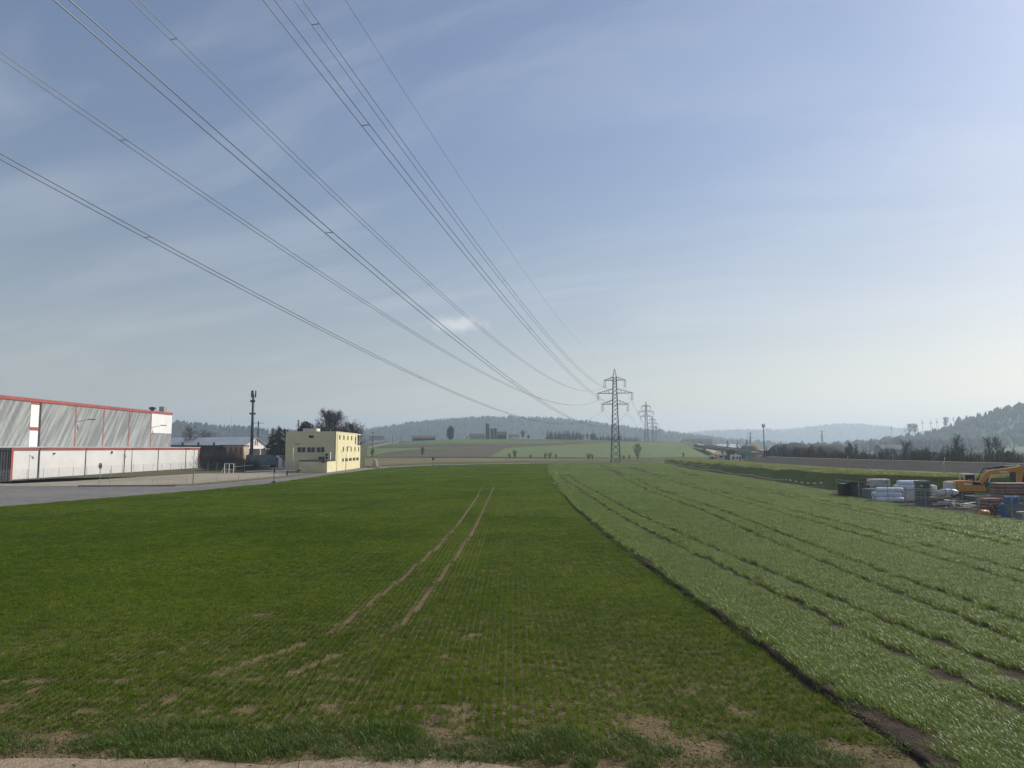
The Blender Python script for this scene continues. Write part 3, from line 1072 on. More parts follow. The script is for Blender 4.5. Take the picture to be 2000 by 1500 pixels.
bare_tree('bare_tree', 'dark leafless tree standing close against the yellow building side', 'tree', (place(557, 830, 214)[0], 214, 0), 24, 12.0, None, 'bark', 'twig_dark', tw=0.045, twigs=9, sub=8)
bare_tree('bare_tree', 'wide leafless tree over the dark flat building behind the warehouse', 'tree', (place(375, 815, 262)[0], 262, 0), 25, 15.0, None, 'bark', 'twig', tw=0.03)
bare_tree('bare_tree', 'rounded brownish leafless tree behind the white barn roof', 'tree', (place(405, 825, 300)[0], 300, float(hz(-130, 300))), 26, 14.0, None, 'bark', 'twig_birch', tw=0.04)

# dark bare hedge by the yard gate
rg = np.random.default_rng(51)
tw_v, tw_f = [], []
for k in range(5200):
    u = rg.random()
    bx, by = -84 + 17.5 * u, 195 - 9 * u
    bx += rg.normal(0, 1.4)
    by += rg.normal(0, 1.2)
    hh = (5.6 - 3.2 * max(0, u - 0.55) / 0.45) * (0.55 + 0.5 * rg.random())
    z0 = hh * rg.random() * 0.75
    p0 = np.array([bx, by, z0])
    p1 = p0 + np.array([rg.normal(0, 0.5), rg.normal(0, 0.5), 0.5 + rg.random() * (hh - z0)])
    p1[2] = min(p1[2], hh)
    sd = np.array([rg.normal(), rg.normal(), 0.0])
    sd = sd / (np.linalg.norm(sd) + 1e-6) * 0.045
    o = len(tw_v)
    tw_v += [p0 - sd, p0 + sd, p1]
    tw_f.append((o, o + 1, o + 2))
ht = thing('hedge', 'dense dark leafless hedge between the warehouse end and the yard gate', 'hedge', (-76, 191, 0))
V_ = np.array(tw_v) - np.array([-76, 191, 0])
struct(np_mesh('twigs', V_, tw_f, 'twig_dark', ht), 'stuff')
for k in range(9):
    u = (k + 0.5) / 9
    MB().tube((-8 + 17.5 * u, 4 - 9 * u, -0.1), (-8.2 + 17.5 * u, 4.1 - 9 * u, 3.0), 0.1, 0.05, 5).build('trunk', 'bark', ht)

# bare shrubs and trees along the motorway behind the embankment
protos = [bare_tree('bare_shrub', 'x', 'shrub', (0, 0, 0), 60 + k, 6.0, 'bare shrubs in the hedge behind the embankment', 'bark', ('twig', 'twig_dark', 'twig_birch')[k % 3], trunk_r=0.12, tw=0.028, stems=5, nb=12, spread=.42, low=.12, sub=4, twigs=4, rise=1.3) for k in range(4)]
rgp = random.Random(5)
LAB_SHRUB = 'leafless brown shrub in the long hedge on top of the grey embankment'
for p_ in protos:
    p_['label'] = LAB_SHRUB
first = list(protos)
for k in range(128):
    y = 60 + 255 * ((k + rgp.random()) / 128)
    x = float(crest_x(y)) + rgp.uniform(8, 19)
    s_ = rgp.uniform(0.75, 1.25)
    pr = protos[k % 4]
    if first:
        pr = first.pop(0)
        pr.location, pr.rotation_euler, pr.scale = (x, y, -0.2), (0, 0, rgp.uniform(0, 6)), (s_,) * 3
    else:
        dup(pr, (x, y, -0.2), rgp.uniform(0, 6), s_)
for k, (px, top, Y, lab) in enumerate([(1868, 845, 205, 'tall slender leafless tree above the hedge over the excavator cab'), (1930, 850, 190, 'tall feathery leafless tree in the hedge above the excavator boom'),
                                       (1945, 851, 196, 'second feathery leafless tree paired with one above the excavator boom'), (1770, 856, 215, 'broad leafless tree standing in the hedge above the white rolls'),
                                       (1660, 862, 240, 'leafless tree at the gap in the motorway hedge'), (1530, 866, 300, 'leafless tree in front of the large gravel heap')]):
    p_ = place(px, top, Y)
    bare_tree('bare_tree', lab, 'tree', (p_[0], Y, 0), 80 + k, p_[2], None, 'bark', 'twig' if k % 2 else 'twig_birch', tw=0.03, nb=26, spread=.26 if k != 3 else .42, rise=1.2)
# low undergrowth that closes the hedge
tw_v, tw_f = [], []
for k in range(13000):
    y = 55 + 250 * rg.random()
    x = float(crest_x(y)) + rg.uniform(7, 18)
    hh = 1.6 + 3.6 * rg.random() * (0.5 + 1.0 * float(vnoise(y, 3, 9, 2)))
    p0 = np.array([x, y, rg.random() * 1.2])
    p1 = p0 + np.array([rg.normal(0, .5), rg.normal(0, .7), hh])
    sd = np.array([rg.normal(), rg.normal(), 0.0])
    sd = sd / (np.linalg.norm(sd) + 1e-6) * 0.06
    o = len(tw_v)
    tw_v += [p0 - sd, p0 + sd, p1]
    tw_f.append((o, o + 1, o + 2))
tag(struct(np_mesh('undergrowth', tw_v, tw_f, 'twig_dark'), 'stuff'), 'dark leafless undergrowth at the foot of the motorway hedge', 'undergrowth')
for k, (px, top, Y) in enumerate([(1458, 858, 470), (1440, 862, 490), (1421, 860, 500), (1585, 868, 330), (1672, 866, 300), (1333, 860, 700), (1368, 862, 640)]):
    p_ = place(px, top, Y)
    conifer('conifer_tree', ['small dark conifer standing alone near the far lattice mast', 'conifer beside the far bridge deck', 'pale hazy conifer above the far bridge deck', 'conifer at the end of the large gravel heap',
                             'conifer poking out of the motorway hedge', 'lone hazy conifer past the crest of the green hill', 'hazy conifer near the top of the ramp road'][k], (p_[0], Y, -0.1), 90 + k, p_[2] + 0.1, 0.17 * p_[2] + 0.6, None, 60, 7, fat=1.7)

# the wood behind the green hill and other far trees
wp = [conifer('conifer_tree', 'dark conifer in the small wood behind the green hill', (0, 0, 0), 100 + k, 14.0, 2.6, 'conifers of the small wood behind the hill', 60, 7, 'needles_far', fat=2.0) for k in range(3)]
wf = list(wp)
rgw = random.Random(9)
for k in range(84):
    px = 1068 + 182 * ((k + rgw.random()) / 84)
    if 1128 < px < 1162 and rgw.random() < 0.75:
        continue
    Y = rgw.uniform(735, 800)
    hpx = 841 + (8 if px > 1160 else 0) + max(0, (px - 1215)) * 0.45 + rgw.uniform(-2.5, 5)
    p_ = place(px, hpx, Y)
    g = float(hz(p_[0], Y))
    s_ = max(0.4, (p_[2] - g) / 14.0)
    if wf:
        o = wf.pop(0)
        o.location, o.scale = (p_[0], Y, g), (s_,) * 3
    else:
        dup(wp[k % 3], (p_[0], Y, g), rgw.uniform(0, 6), s_)
bt = bare_tree('bare_tree', 'pale leafless tree in the gap of the small far wood', 'tree', (0, 0, 0), 111, 12, 'leafless trees in the gap of the far wood', 'bark_pale', 'twig', tw=0.06)
for k, px in enumerate((1132, 1139, 1147, 1154, 1160)):
    p_ = place(px, 845 + 2 * (k % 2), 760)
    g = float(hz(p_[0], 760))
    if k == 0:
        bt.location, bt.scale = (p_[0], 760, g), ((p_[2] - g) / 12,) * 3
    else:
        dup(bt, (p_[0], 760, g), k, (p_[2] - g) / 12)
p_ = place(880, 835, 690)
leaf_blob('solitary_tree', 'single dark pointed tree on the crest left of the silos', (p_[0], 690, float(hz(p_[0], 690))), 3.2, 7.0, 6.6, 33, 'needles_far', 1500, 'tree', 0.7)
for k, (px, top, lab) in enumerate([(1005, 847, 'leafless tree at the farm beyond the silos'), (1021, 840, 'taller leafless tree in the farm orchard'), (1032, 849, 'low leafless tree at the end of the farm'), (912, 852, 'small leafless tree between pointed tree and silos')]):
    p_ = place(px, top, 705)
    g = float(hz(p_[0], 705))
    bare_tree('bare_tree', lab, 'tree', (p_[0], 705, g), 120 + k, p_[2] - g, None, 'bark', 'twig', tw=0.07)
for k, (px, base, h, lab) in enumerate([(1245, 899.5, 8.0, 'lone leafless tree standing on the meadow behind the big pylon'), (825, 892, 5.0, 'thin leafless tree by the stream below the brown field'), (727, 893.5, 4.5, 'leafless tree at the foot of the wooden power pole')]):
    g_ = ground_at(px, base)
    bare_tree('bare_tree', lab, 'tree', (g_[0], g_[1], float(hz(*g_))), 130 + k, h, None, 'bark', 'twig', tw=0.025)
sh = None
for k, (px, base, s_) in enumerate([(996, 896, 0.5), (1006, 896, 0.75), (1036, 896, 0.4), (1065, 896.6, 0.55), (1073, 896.6, 0.6), (1086, 896.6, 0.45), (1150, 898, 0.6), (1157, 898, 0.5), (1218, 897.5, 0.4), (1228, 897.5, 0.4), (1335, 894, 0.5)]):
    g_ = ground_at(px, base)
    dup(protos[k % 4], (g_[0], g_[1], float(hz(*g_)) - 0.05), k, s_, 'small leafless bush along the stream below the green hill', 'bushes along the stream')
# skyline pines on the right hill
for k, (px, top, hh) in enumerate([(1741, 829, 17), (1768, 833, 18), (1776, 826, 20), (1786, 826, 20), (1801, 817, 18), (1817, 816, 20), (1829, 815, 19), (1846, 813, 21), (1862, 812, 16)]):
    p_ = place(px, top, 1230)
    if k in (2, 3, 7):
        bare_tree('bare_tree', 'leafless tree on the skyline of the steep right-hand hill', 'tree', (p_[0], 1230, p_[2] - hh), 140 + k, hh, 'leafless trees on the hill skyline', 'bark', 'twig_dark', tw=0.13)
    else:
        conifer('pine_tree', 'thin pine with high crown on the skyline of the motorway hill', (p_[0], 1230, p_[2] - hh - 1), 140 + k, hh + 1, 3.4, 'thin pines on the hill skyline', 36, 6, 'needles_far', 0.2, 0.5, fat=1.1)

# ------------------------------------------------------------------ power line
LINE_AZ = R(12.4)
PD = Vector((math.sin(LINE_AZ), math.cos(LINE_AZ), 0))
PN = Vector((math.cos(LINE_AZ), -math.sin(LINE_AZ), 0))
P1 = Vector((39.4, 271.6, 0))
PY_H = 36.2


def half_w(z):
    return float(np.interp(z, [0, 20, 30, 33.2, PY_H], [1.75, 0.98, 0.72, 0.62, 0.05]))


ARMS = [(22.7, 5.1, 24.4), (26.9, 6.8, 28.6), (31.9, 4.15, 33.2)]        # chord height, half length, tie height
INS = 2.55


def pylon(name, label, loc, detail=True, k=1.0):
    """lattice suspension pylon, arms along local x"""
    t = thing(name, label, 'pylon', loc, -LINE_AZ, 'lattice pylons of the power line')
    lw, bw = (0.26, 0.115) if detail else (0.34 * k, 0.16 * k)
    lv = [0, 2.6, 5.1, 7.5, 9.8, 12.0, 14.1, 16.1, 18.0, 19.8, 21.3, 22.7, 24.4, 25.7, 26.9, 28.6, 30.0, 31.0, 31.9, 33.2]
    cs = ((-1, -1), (1, -1), (1, 1), (-1, 1))
    for cx, cy in cs:
        mb = MB()
        zs = [-0.2, 20, 33.2, PY_H]
        for a, b in zip(zs[:-1], zs[1:]):
            mb.beam((cx * half_w(a), cy * half_w(a), a), (cx * half_w(b), cy * half_w(b), b), lw if a < 33 else lw * .6)
        mb.build('leg', 'pylon_steel', t)
    allb = MB()
    for a, b in zip(lv[:-1], lv[1:]):
        for q in range(4):
            c0, c1 = cs[q], cs[(q + 1) % 4]
            wa, wb = half_w(a), half_w(b)
            for s_, e_ in ((c0, c1), (c1, c0)):
                mb = MB() if detail else allb
                mb.beam((s_[0] * wa, s_[1] * wa, a), (e_[0] * wb, e_[1] * wb, b), bw)
                if detail:
                    mb.build('brace', 'pylon_steel', t)
    for z, L, zt in ARMS:
        for sx in (-1, 1):
            mb = MB()
            w = half_w(z)
            for sy in (-1, 1):
                mb.beam((sx * w * .6, sy * w, z), (sx * L, sy * 0.08, z), lw * .72)
                mb.beam((sx * half_w(zt), sy * half_w(zt), zt), (sx * L, sy * 0.08, z), lw * .55)
            n = 3
            for q in range(1, n + 1):
                f = q / (n + 1)
                x = sx * (w + (L - w) * f)
                yy_ = w * (1 - f)
                zt_ = zt + (z - zt) * f
                for sy in (-1, 1):
                    mb.beam((x, sy * yy_, z), (x, sy * half_w(zt) * (1 - f), zt_), bw * .7)
                mb.beam((x, -yy_, z), (x, yy_, z), bw * .7)
            mb.build('crossarm', 'pylon_steel', t)
            ins = MB()
            for dx in (-0.28, 0.28):
                xx = sx * (L - 0.3) + dx
                ins.tube((xx, 0, z - 0.05), (xx, 0, z - INS), 0.075 if detail else 0.09 * k, None, 6)
                if detail:
                    for q in range(9):
                        zq = z - 0.35 - q * 0.23
                        ins.tube((xx, 0, zq), (xx, 0, zq - 0.07), 0.14, 0.10, 8)
            ins.beam((sx * (L - 0.3) - 0.42, 0, z - INS), (sx * (L - 0.3) + 0.42, 0, z - INS), 0.12 if detail else .14)
            ins.build('insulator', 'glass_insulator', t)
    if not detail:
        allb.build('bracing', 'pylon_steel', t)
    else:
        for cx, cy in cs:
            MB().box((cx * 1.75, cy * 1.75, 0.15), (0.9, 0.9, 0.7)).build('footing', 'concrete', t, bevel=0.06)
    return t


def pyl_pos(s_):
    q = P1 + PD * s_
    return Vector((q.x, q.y, float(hz(q.x, q.y))))


pylon('power_pylon', 'tall dark lattice pylon standing at the far end of the crop field', tuple(P1))
PP = [pyl_pos(-301), P1, pyl_pos(386), pyl_pos(650), pyl_pos(900)]
pylon('power_pylon', 'lattice pylon beside the field bank, first before the big pylon', tuple(PP[0]), False)
pylon('power_pylon', 'hazy lattice pylon on the green crest, next after the big one', tuple(PP[2]), False, 1.3)
pylon('power_pylon', 'faint pylon past the crest, third along the line', tuple(PP[3]), False, 1.5)
pylon('power_pylon', 'faintest small pylon past the crest, last along the line', tuple(PP[4]), False, 1.7)

SIDE = {-1: 'yellow building', 1: 'construction site'}
LEV = ['lowest', 'middle', 'top']
SAGC = {(-1, 0): (0.000462, -.128884), (-1, 1): (0.000427, -.11674), (-1, 2): (0.000497, -.134022), (1, 0): (0.000495, -.138626), (1, 1): (0.000441, -.122363), (1, 2): (0.000469, -.128236)}
for (sx, lv), (qa, qb) in SAGC.items():
    z, L, _ = ARMS[lv]
    z0 = z - INS
    t = thing('power_cable', 'twin cable over the wheat from the %s pylon arm facing the %s' % (LEV[lv], SIDE[sx]), 'power cable', tuple(P1), -LINE_AZ, 'twin cables sweeping overhead')
    x0 = sx * (L - 0.3)
    zf = lambda s_: z0 + qb * s_ + qa * s_ * s_
    # sags fitted from the survey, re-hung so that both ends meet their insulators
    zend = zf(301)
    corr = lambda s_: (PP[0].z + z0 - zend) * max(0.0, (s_ - 266) / 35) ** 2
    ss = np.linspace(0, 301, 90)
    for dx in (-0.2, 0.2):
        MB().path([(x0 + dx, -s_, zf(s_) + corr(s_)) for s_ in ss], 0.019, 5).build('conductor', 'cable', t, fix=False)
    for s_ in np.arange(244.4 - 39.3 * 6, 290, 39.3):
        zz_ = zf(s_) + corr(s_)
        MB().beam((x0 - 0.2, -s_, zz_), (x0 + 0.2, -s_, zz_), 0.024).build('spacer', 'dark_steel', t)
t = thing('earth_wire', 'thin single earth wire running down to the tip of the big pylon', 'power cable', tuple(P1), -LINE_AZ)
ss = np.linspace(0, 301, 90)
zg = [PY_H - .094596 * s_ + .000379 * s_ * s_ for s_ in ss]
MB().path([(0, -s_, z + (PP[0].z + PY_H - zg[-1]) * max(0, (s_ - 262) / 39) ** 2) for s_, z in zip(ss, zg)], 0.012, 4).build('wire', 'cable', t, fix=False)
ORD = ['second', 'third', 'fourth']
for i in range(1, 4):
    A, B = PP[i], PP[i + 1]
    L12 = (B - A).length
    for lv in range(3):
        for sx in (-1, 1):
            z, L, _ = ARMS[lv]
            t = thing('power_cable', '%s-arm cable, %s side, from the big pylon to the crest pylon' % (LEV[lv], SIDE[sx]) if i == 1 else 'faint distant cable strung between the small hazy pylons', 'power cable', tuple(A), 0, 'cables between the far pylons')
            o0 = PN * (sx * (L - 0.3))
            pts = []
            for q in range(25):
                f = q / 24
                pp_ = A.lerp(B, f) - A + o0
                pp_.z += z - INS - 4 * (9.5 if i == 1 else 5) * f * (1 - f)
                pts.append(pp_)
            MB().path(pts, 0.03 if i == 1 else 0.05, 4).build('conductor', 'cable', t, fix=False)

# other masts in the distance
def wood_pole(label, loc, h, arms, group=None):
    t = thing('utility_pole', label, 'utility pole', loc, 0.15, group)
    MB().tube((0, 0, -0.2), (0, 0, h), 0.17, 0.12, 7).build('pole', 'dark_wall', t, smooth=True)
    for z, L in arms:
        MB().beam((-L, 0, z), (L, 0, z), 0.13).build('crossarm', 'dark_wall', t)
        for x in (-L * .9, 0.25, L * .9):
            MB().tube((x, 0, z + .05), (x, 0, z + .32), 0.06, 0.05, 6).build('insulator', 'glass_insulator', t)
    return t


g_ = ground_at(727, 893)
wood_pole('tall dark pole with three crossarms right behind the yellow building', (g_[0], g_[1], float(hz(*g_))), 12.6, [(12.2, .7), (10.2, 1.2), (8.3, .9)])
for px, lab in ((767, 'slim pole left of a pair by the farm track'), (784, 'slim pole right of a pair by the farm track')):
    p_ = place(px, 847, 560)
    g = float(hz(p_[0], 560))
    wood_pole(lab.replace('left of a pair', 'first of a pair uphill').replace('right of a pair', 'second of a pair uphill'), (p_[0], 560, g), p_[2] - g, [])
for px, top, Y, lab in ((505, 822, 420, 'grey lattice mast with two crossarms behind the phone mast'), (1465, 843, 900, 'hazy lattice mast with wide arms above the far bridge'), (1605, 840, 1000, 'hazy thin lattice mast right of the gravel heaps')):
    p_ = place(px, top, Y)
    g = float(hz(p_[0], Y))
    hgt = p_[2] - g
    t = thing('lattice_mast', lab.replace('right of', 'beyond'), 'pylon', (p_[0], Y, g), 0.1)
    for cx, cy in ((-1, -1), (1, -1), (1, 1), (-1, 1)):
        MB().beam((cx * hgt * .045, cy * hgt * .045, -.2), (cx * .12, cy * .12, hgt), 0.2 + Y * 1.2e-4).build('leg', 'pylon_steel', t)
    mb = MB()
    for q in range(9):
        a, b = q / 9, (q + 1) / 9
        wa, wb = hgt * .045 * (1 - a) + .12 * a, hgt * .045 * (1 - b) + .12 * b
        for sy in (-1, 1):
            mb.beam((-wa, sy * wa, a * hgt), (wb, sy * wb, b * hgt), 0.12 + Y * 1e-4)
            mb.beam((wa, sy * wa, a * hgt), (-wb, sy * wb, b * hgt), 0.12 + Y * 1e-4)
    mb.build('bracing', 'pylon_steel', t)
    for f in (0.93, 0.72):
        MB().beam((-hgt * .17, 0, f * hgt), (hgt * .17, 0, f * hgt), 0.22 + Y * 1e-4).build('crossarm', 'pylon_steel', t)
p_ = place(453, 800, 420)
t = thing('radio_mast', 'very thin faint grey mast behind the white barn', 'mast', (p_[0], 420, float(hz(p_[0], 420))))
MB().tube((0, 0, -.2), (0, 0, p_[2] - float(hz(p_[0], 420))), 0.12, 0.05, 5).build('pole', 'galv', t)
MB().box((0, 0, 0.1), (1, 1, 0.5)).build('footing', 'concrete', t)

# phone mast on the left
t = thing('phone_mast', 'tall dark phone mast with antenna panels beside the white gable', 'mast', (place(494, 800, 238)[0], 238, 0))
zt = place(494, 762, 238)[2]
MB().tube((0, 0, -.2), (0, 0, zt - 1.2), 0.62, 0.36, 12).build('pole', 'dark_steel', t, smooth=True)
MB().lathe([(1.5, -.1), (1.5, .2), (.95, .6), (.7, 1.5)], 12).build('base', 'concrete_dark', t)
for k in range(3):
    a = R(30 + 120 * k)
    for dz_, hgt in ((-1.3, 2.3),):
        o = MB().box((math.cos(a) * .72, math.sin(a) * .72, zt + dz_), (0.34, 0.5, hgt), a).build('antenna_panel', 'dark_steel', t)
    MB().beam((0, 0, zt - 1.9), (math.cos(a) * .7, math.sin(a) * .7, zt - 1.9), .1).build('bracket', 'dark_steel', t)
    MB().box((math.cos(a + .9) * .62, math.sin(a + .9) * .62, zt - 3.7), (0.4, 0.5, 0.75), a).build('radio_unit', 'dark_steel', t)
for sx in (-1, 1):
    MB().lathe([(.05, -.12), (.36, -.05), (.36, .12), (.1, .2)], 10, (sx * .72, -.3, zt - 7.9), axis='y').build('dish', 'dark_steel', t)
    MB().beam((0, 0, zt - 7.9), (sx * .72, -.2, zt - 7.9), .09).build('bracket', 'dark_steel', t)
# antenna mast on the right
p_ = place(1491, 828, 296)
t = thing('phone_mast', 'slim mast with small boxy antenna head at the embankment end', 'mast', (p_[0], 296, 0))
MB().tube((0, 0, -.2), (0, 0, p_[2] - .5), 0.24, 0.17, 8).build('pole', 'dark_steel', t, smooth=True)
for k in range(3):
    a = R(90 + 120 * k)
    MB().box((math.cos(a) * .5, math.sin(a) * .5, p_[2] - .75), (0.3, 0.4, 1.5), a).build('antenna_panel', 'galv', t)
    MB().beam((0, 0, p_[2] - 1), (math.cos(a) * .5, math.sin(a) * .5, p_[2] - 1), .08).build('bracket', 'galv', t)

# ------------------------------------------------------------------ warehouse


def ribbed(x, y0, y1, z0, z1, pitch=0.34, depth=0.05):
    """profiled sheet in the plane x, facing +x"""
    n = max(2, int((y1 - y0) / pitch))
    ys = []
    for k in range(n):
        a = y0 + (y1 - y0) * k / n
        w = (y1 - y0) / n
        ys += [(a, 0), (a + w * .55, 0), (a + w * .62, depth), (a + w * .93, depth)]
    ys.append((y1, 0))
    vs = []
    for y, d in ys:
        vs += [(x + d, y, z0), (x + d, y, z1)]
    mb = MB()
    mb.add(vs, [(2 * k, 2 * k + 2, 2 * k + 3, 2 * k + 1) for k in range(len(ys) - 1)])
    return mb


WX, HX = -91.2, -100.0
W = thing('warehouse', 'white warehouse with red trim and tall grey clad hall beside the yard', 'warehouse', (WX, 170, 0))
lx = HX - WX
ly = lambda y: y - 170
AH = 6.15
# body of the low front and of the hall (behind the cladding)
MB().b2((lx - .02, ly(97), 0), (-.30, ly(208.6), AH - .1)).build('low_body', 'dark_wall', W)
MB().b2((-46, ly(85), 0), (lx - .25, ly(209.3), 16.2)).build('hall_body', 'dark_wall', W)
MB().b2((lx + .02, ly(96), AH - .08), (.12, ly(208.9), AH + .12)).build('low_roof', 'roof_sheet', W)
cols = [130.6, 138.0, 153.2, 168.6, 184.6, 200.2, 208.3]
for a, b in zip(cols[:-1], cols[1:]):
    ribbed(-.22, ly(a) + .14, ly(b) - .14, 0.23, AH - .50, 0.30, 0.03).build('wall_panel', 'white_wall', W)
for c in cols[1:-1]:
    o = MB().b2((-.25, ly(c) - .12, .1), (-.12, ly(c) + .12, AH - .12)).build('joint_column', 'dark_steel', W)
MB().b2((-.25, ly(130.6) - .45, 0), (.05, ly(130.6) + .12, AH - .1)).build('corner_column', 'red_trim', W)
MB().b2((-.25, ly(208.3) - .14, 0), (.05, ly(208.3) + .3, AH - .1)).build('corner_column', 'red_trim', W)
for a, b in zip(cols[:-1], cols[1:]):
    MB().b2((-.2, ly(a) + .14, AH - .49), (.03, ly(b) - .14, AH - .085)).build('fascia', 'red_trim', W)
    MB().b2((-.24, ly(a) + .14, 0), (-.15, ly(b) - .14, .22)).build('plinth', 'dark_wall', W)
ribbed(-.25, ly(98), ly(130.1), 0.0, AH - .5, 0.7, 0.12).build('sliding_door', 'dark_steel', W)
MB().b2((-.3, ly(98), AH - .5), (.0, ly(130.1), AH - .09)).build('door_lintel', 'dark_steel', W)
for y in (142.5, 163.0):
    MB().box((-.05, ly(y), 4.9 if y < 150 else 5.0), (.22, .3, .55 if y > 150 else .3)).build('wall_lamp', 'dark_steel', W)
# hall cladding
hc = [150.7, 163.0, 174.2, 185.8, 197.2, 209.1]
HT = 16.0
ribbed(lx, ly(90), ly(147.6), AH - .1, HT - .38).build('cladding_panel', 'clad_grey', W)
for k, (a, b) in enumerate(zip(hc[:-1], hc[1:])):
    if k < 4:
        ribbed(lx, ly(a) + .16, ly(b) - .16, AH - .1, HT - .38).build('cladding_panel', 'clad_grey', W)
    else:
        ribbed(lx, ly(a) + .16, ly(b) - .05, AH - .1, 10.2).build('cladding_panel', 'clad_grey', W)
        MB().b2((lx - .1, ly(a) + .16, 10.2), (lx + .09, ly(b) - .02, HT - .38)).build('white_panel', 'white_wall', W)
for c in hc[1:-1]:
    MB().b2((lx - .1, ly(c) - .15, AH), (lx + .10, ly(c) + .15, HT - .38)).build('joint_column', 'red_column', W)
MB().b2((lx - .1, ly(150.3), AH), (lx + .11, ly(150.85), HT - .38)).build('joint_column', 'dark_steel', W)
MB().b2((lx - .1, ly(147.65), 10.35), (lx + .06, ly(150.25), HT - .95)).build('white_panel', 'white_plain', W)
MB().b2((lx - .1, ly(147.65), AH), (lx + .06, ly(150.25), 9.65)).build('white_panel', 'white_plain', W)
MB().b2((lx - .1, ly(147.65), 9.66), (lx + .13, ly(150.25), 10.34)).build('red_band', 'red_trim', W)
MB().b2((lx - .1, ly(147.65), HT - .94), (lx + .10, ly(150.25), HT - .37)).build('red_band', 'red_trim', W)
MB().b2((lx - .3, ly(86), HT - .36), (lx + .22, ly(209.15), HT + .32)).build('roof_fascia', 'red_trim', W)
MB().b2((-46.3, ly(84.8), HT + .2), (lx - .28, ly(209.6), HT + .3)).build('hall_roof', 'roof_sheet', W)
for y, L in ((163.2, 1), (197.4, 1)):
    z = 12.3 if y < 170 else 12.0
    arm = MB().tube((lx + .1, ly(y), z - .35), (lx + 2.0, ly(y) + 1.6, z + .25), .07, .05, 6).build('lamp_arm', 'dark_steel', W)
    MB().box((lx + 2.4, ly(y) + 2.0, z + .3), (1.5, .42, .2), R(42)).build('lamp_head', 'dark_steel', arm)
vent = MB().lathe([(.55, 0), (.55, .7), (.95, .8), (.95, 1.25), (.4, 1.45)], 12, (lx - 3, ly(203.5), HT + .28)).build('roof_vent', 'dark_steel', W)
MB().b2((lx - 2.6, ly(206.6), HT + .28), (lx - 1.2, ly(208.4), HT + 2.0)).build('roof_cabinet', 'galv', W)


# street lamps, fence, sign, rails
def street_lamp(label, loc, h, rz, arm=1.5, group='street lamps along the yard and road', head=(1.0, .30, .14), mat='galv'):
    t = thing('street_lamp', label, 'street lamp', loc, rz, group)
    MB().tube((0, 0, -.2), (0, 0, h), 0.095, 0.06, 8).build('pole', mat, t, smooth=True)
    MB().tube((0, 0, h - .05), (arm, 0, h + .12), 0.045, 0.04, 6).build('arm', mat, t)
    MB().box((arm + .3, 0, h + .12), head).build('lamp_head', 'dark_steel', t, bevel=0.04)
    MB().tube((0, 0, 0), (0, 0, .9), 0.12, 0.11, 8).build('base_sleeve', 'galv', t)
    return t


street_lamp('street lamp against the white warehouse wall near the red corner', (-90.0, 136.2, 0), 5.9, R(58), 1.3, mat='dark_steel')
street_lamp('street lamp in front of the middle of the white warehouse wall', (-89.8, 168.9, 0), 5.9, R(60), 1.3, mat='dark_steel')
street_lamp('tall street lamp on the grass verge at the far warehouse corner', (-52.9, 119.0, 0), 5.7, R(180), .9)
street_lamp('street lamp before the shaded front of the yellow building', (-44.9, 146.5, 0), 6.7, R(15), .55)
street_lamp('slim street lamp before the sunlit side of the yellow building', (-44.6, 192.0, 0), 6.2, R(-10), .45)
street_lamp('street lamp in front of the dark sliding door of the warehouse', (-89.6, 121.5, 0), 5.9, R(60), 1.3, mat='dark_steel')

FN = thing('chain_link_fence', 'low wire fence with thin posts along the white warehouse wall', 'fence', (-89.2, 170, 0))
ys = np.arange(118, 213, 4.6)
for y in ys:
    MB().tube((0, ly(y), -.2), (0, ly(y), 2.15), .032, None, 6).build('post', 'galv', FN)
mb = MB()
for z in (.15, .65, 1.15, 1.65, 2.1):
    mb.tube((0, ly(ys[0]), z), (0, ly(ys[-1]), z), .008, None, 3)
for y in np.arange(ys[0], ys[-1] - 2, .34):
    mb.tube((0, ly(y), .12), (0, ly(y) + 2.0, 2.1), .0045, None, 3, cap=False)
    mb.tube((0, ly(y) + 2.0, .12), (0, ly(y), 2.1), .0045, None, 3, cap=False)
struct(mb.build('wire_mesh', 'galv', FN, fix=False), 'stuff')
FN = thing('chain_link_fence', 'dark wire fence in front of the leafless hedge beside the gate', 'fence', (-77, 184.5, 0))
mb = MB()
for k in range(8):
    x = -9.5 + 2.6 * k
    MB().tube((x, -0.62 * k + 2.6, -.2), (x, -0.62 * k + 2.6, 2.2), .045, None, 6).build('post', 'galv', FN)
for z in (.2, .7, 1.2, 1.7, 2.15):
    mb.tube((-9.5, 2.6, z), (8.7, -1.74, z), .012, None, 3)
struct(mb.build('wire_mesh', 'galv', FN, fix=False), 'stuff')

t = thing('traffic_sign', 'round red and white sign with black car symbol on thin pole', 'road sign', (-64.3, 111.9, 0), R(-28))
MB().tube((0, 0, -.2), (0, 0, 3.55), .04, None, 8).build('pole', 'galv', t)
ring = MB().lathe([(.0, -.02), (.47, -.02), (.47, .02), (.0, .02)], 28, (0, -.065, 3.2), axis='y').build('sign_plate', 'sign_red', t)
MB().lathe([(.0, -.006), (.335, -.006), (.335, .006), (.0, .006)], 28, (0, -.096, 3.2), axis='y').build('sign_face', 'sign_white', ring)
car_pts = [(-.25, -.07), (-.25, .0), (-.17, .025), (-.10, .10), (.09, .10), (.16, .02), (.25, .0), (.25, -.07)]
mb = MB()
mb.prism([(a, b + 3.2) for a, b in car_pts], 'y', -.116, -.104)
for sx in (-.14, .14):
    mb.lathe([(.0, -.006), (.055, -.006), (.055, .006), (.0, .006)], 10, (sx, -.110, 3.125), axis='y')
mb.build('car_symbol', 'sign_black', ring)
t = thing('sign_post', 'plain thin metal post next to the round car sign', 'post', (-63.2, 112.7, 0))
